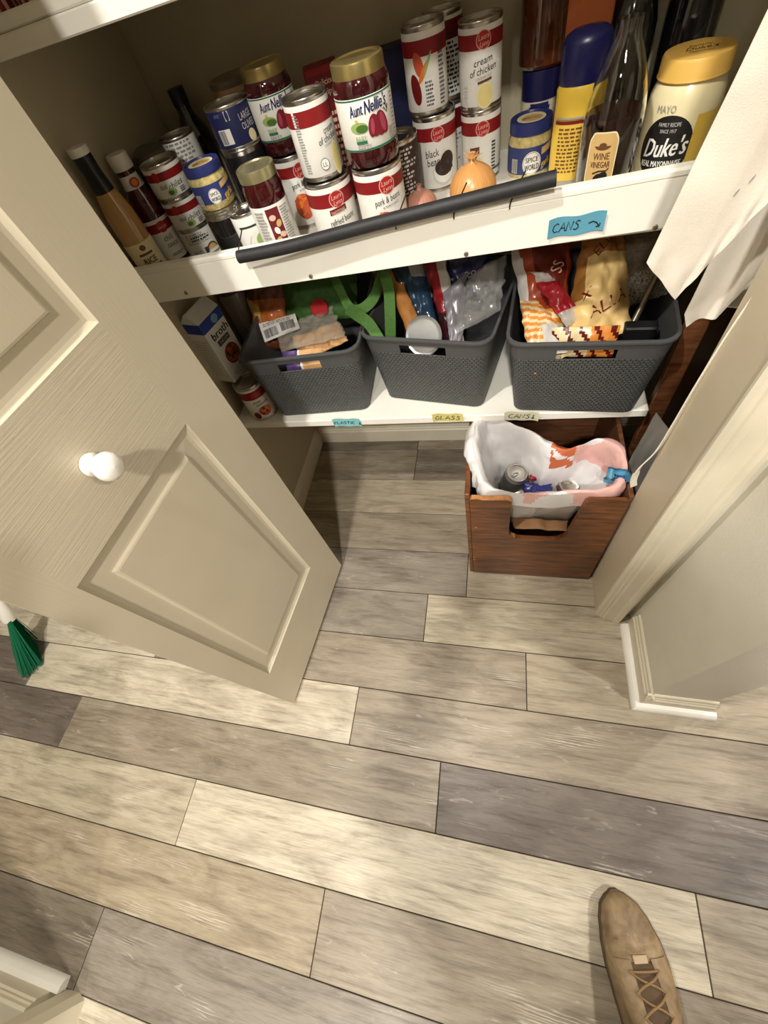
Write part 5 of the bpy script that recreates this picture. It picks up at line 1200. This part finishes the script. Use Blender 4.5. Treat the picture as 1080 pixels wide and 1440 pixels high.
    for k in range(4):
        for (a, b, s_a, s_b) in ((.385, .615, E_[k], E_[k+1]), (.615, .385, E_[k], E_[k+1])):
            mb = MB(); pts = [top(a+(b-a)*q/8, s_a+(s_b-s_a)*q/8, .0040+.0030*sin(pi*q/8)+(.0012 if a < b else 0)) for q in range(9)]
            mb.tube(pts, .0019, 8); mb.build('lace', LACE, root)
    mb = MB(); mb.tube([top(.385+.23*q/8, E_[0], .0040+.002*sin(pi*q/8)) for q in range(9)], .0019, 8); mb.build('lace', LACE, root)
    return root
TOE = (.274, -.176); AX = (.235, -.972)
shoe(TOE, AX); shoe((.055, -.57), (-.05, -.998), -1)
def skin_chain(name, V, Ed, R, m, root, sub=1):
    me = bpy.data.meshes.new(name); me.from_pydata(V, Ed, []); o = bpy.data.objects.new(name, me); COL.objects.link(o)
    md = o.modifiers.new('skin', 'SKIN'); 
    if not me.skin_vertices: pass
    for i, r in enumerate(R): me.skin_vertices[0].data[i].radius = (r, r) if not isinstance(r, tuple) else r
    me.skin_vertices[0].data[root].use_root = True
    md.use_smooth_shade = True; sb = o.modifiers.new('sub', 'SUBSURF'); sb.levels = sb.render_levels = sub
    me.materials.append(m); o.parent = per; return o
ANK = (.338, -.425, .10)
V = [(.16,-.80,.93), (.15,-.78,1.06), (.145,-.74,1.20), (.14,-.70,1.34), (.135,-.67,1.42), (.13,-.635,1.50),
     (.245,-.76,.90), (.325,-.60,.50), (.352,-.475,.13), (.08,-.80,.90), (.06,-.79,.50), (.05,-.80,.12),
     (.30,-.66,1.34), (.38,-.47,1.10), (.23,-.24,1.14), (.125,-.165,1.175), (-.02,-.71,1.34), (-.13,-.50,1.10), (-.03,-.27,1.14), (.010,-.175,1.175)]
Ed = [(0,1),(1,2),(2,3),(3,4),(4,5),(0,6),(6,7),(7,8),(0,9),(9,10),(10,11),(3,12),(12,13),(13,14),(14,15),(3,16),(16,17),(17,18),(18,19)]
R = [(.11,.08),(.10,.07),(.11,.075),(.10,.07),.052,.05, .070,.055,.042,.070,.055,.042, .050,.042,.032,.028,.050,.042,.032,.028]
body = skin_chain('body', V, Ed, R, SKIN, 0, 2)
tr = skin_chain('trousers', [(.16,-.80,.99), (.16,-.80,.92), (.248,-.762,.86), (.330,-.60,.50), (.356,-.470,.105), (.08,-.80,.86), (.06,-.79,.50), (.047,-.805,.105)], [(0,1),(1,2),(2,3),(3,4),(1,5),(5,6),(6,7)], [(.165,.125),(.17,.13),.105,.078,.066,.105,.078,.066], DENIM, 1, 2)
shv = V[:4]+[(.138,-.675,1.405), V[12], (.373,-.50,1.13), V[16], (-.122,-.53,1.13)]
sh = skin_chain('shirt', [(.16,-.80,.95)]+shv[1:], [(0,1),(1,2),(2,3),(3,4),(3,5),(5,6),(3,7),(7,8)], [(.17,.13),(.165,.12),(.18,.13),(.165,.115),.066,.074,.060,.074,.060], SHIRT, 1, 2)
def hand(W, F, U, s_):
    """palm and five bent fingers closing on the phone edge"""
    W, F, U = Vector(W), Vector(F).normalized(), Vector(U).normalized(); S_ = F.cross(U)*s_
    vs = [W, W+F*.045]; ed = [(0,1)]; rs = [.026, (.034,.016)]
    for k, L_ in enumerate((.074, .082, .076, .060)):
        b = W+F*.075+S_*(.027-.018*k); i = len(vs); vs += [b, b+F*L_*.42+U*.006, b+F*L_*.75-U*.008, b+F*L_*.9-U*.028]; ed += [(1,i),(i,i+1),(i+1,i+2),(i+2,i+3)]; rs += [.0105,.0092,.0085,.0072]
    i = len(vs); vs += [W+F*.03+S_*.035, W+F*.055+S_*.052-U*.008, W+F*.080+S_*.050-U*.022]; ed += [(0,i),(i,i+1),(i+1,i+2)]; rs += [.014,.0105,.0085]
    return vs, ed, rs
for W, F, s_ in (((.125,-.165,1.175), (-.35,.62,.10), -1), ((.010,-.175,1.175), (.15,.62,.10), 1)):
    v, e, r = hand(W, F, (.1,-.15,.98), s_); skin_chain('hand', v, e, r, SKIN, 0, 2)
# head with face and hair
hd = Vector((.12,-.575,1.585)); f = Vector((-.14,.80,-.55)).normalized(); rx = f.cross(Vector((0,0,1))).normalized(); up = rx.cross(f)
def headpt(a, b, e=0.0, hair=False):
    # a: longitude from the face, b: latitude
    cb = cos(b); x = sin(a)*cb; y = cos(a)*cb; z = sin(b)
    w = .074*(1-.22*sst(0, 1, -z)); d = .096; h = .118
    k = Vector((x*w, y*d*(1-.05*abs(x)), z*h))
    if y > 0:
        k.y += .020*math.exp(-((x/.16)**2+((z+.12)/.20)**2)); k.y += .008*math.exp(-((x/.3)**2+((z+.48)/.10)**2)); k.y += .010*math.exp(-((x/.28)**2+((z+.80)/.14)**2))
        for q in (-1, 1): k.y -= .010*math.exp(-(((x-q*.40)/.16)**2+((z-.08)/.12)**2))
    k += Vector((x, y, z))*e
    return hd+rx*k.x+f*k.y+up*k.z
mb = MB(); mb.grid(lambda u, v: headpt(2*pi*u, -pi/2+pi*v), 40, 28)
for q in (-1, 1): mb.tube([hd+rx*q*.070-f*.005+up*.020, hd+rx*q*.082-f*.015+up*.012, hd+rx*q*.080-f*.012-up*.012, hd+rx*q*.072-f*.002-up*.026], [.008,.012,.010,.005], 8)
mb.build('head', SKIN, per, ang=80)
mb = MB(); mb.grid(lambda u, v: headpt(pi*.38+pi*1.24*u, -.25+(pi/2+.25)*v, .008+.004*noise.noise(Vector((u*30, v*30, 1)))), 30, 18); mb.grid(lambda u, v: headpt(-pi*.38+pi*.76*u, .62+(pi/2-.62)*v, .009), 16, 10)
mb.build('hair', M('brown_hair', (66,48,36), rough=.6, var=.3, scale=90), per, ang=80)
for q in (-1, 1):
    mb = MB(); mb.lathe([(.001,-.0105),(.0075,-.0075),(.0105,0),(.0075,.0075),(.001,.0105)], 14, T=Matrix.Translation(headpt(q*.40, .08, -.0045))); mb.build('eye', M('eye_white', (232,228,222), rough=.2), per)
mb = MB(); mb.tube([headpt(-.26+.052*k, -.50-.012*abs(k-5)*0, .0012) for k in range(11)], [.001,.0025,.0035,.004,.0042,.0042,.0042,.004,.0035,.0025,.001], 8); mb.build('mouth', M('lips', (168,98,88), rough=.5), per)
# the phone it holds, just behind the lens
cmx = SC.camera.matrix_world
mb = MB(); mb.bbox(-.012, .062, -.135, .018, .0105, .0185, .003, T=cmx); tag(mb.build('phone', M('phone_black', (24,24,26), rough=.3), None, smooth=False), 'black phone held up by the photographer', 'phone')
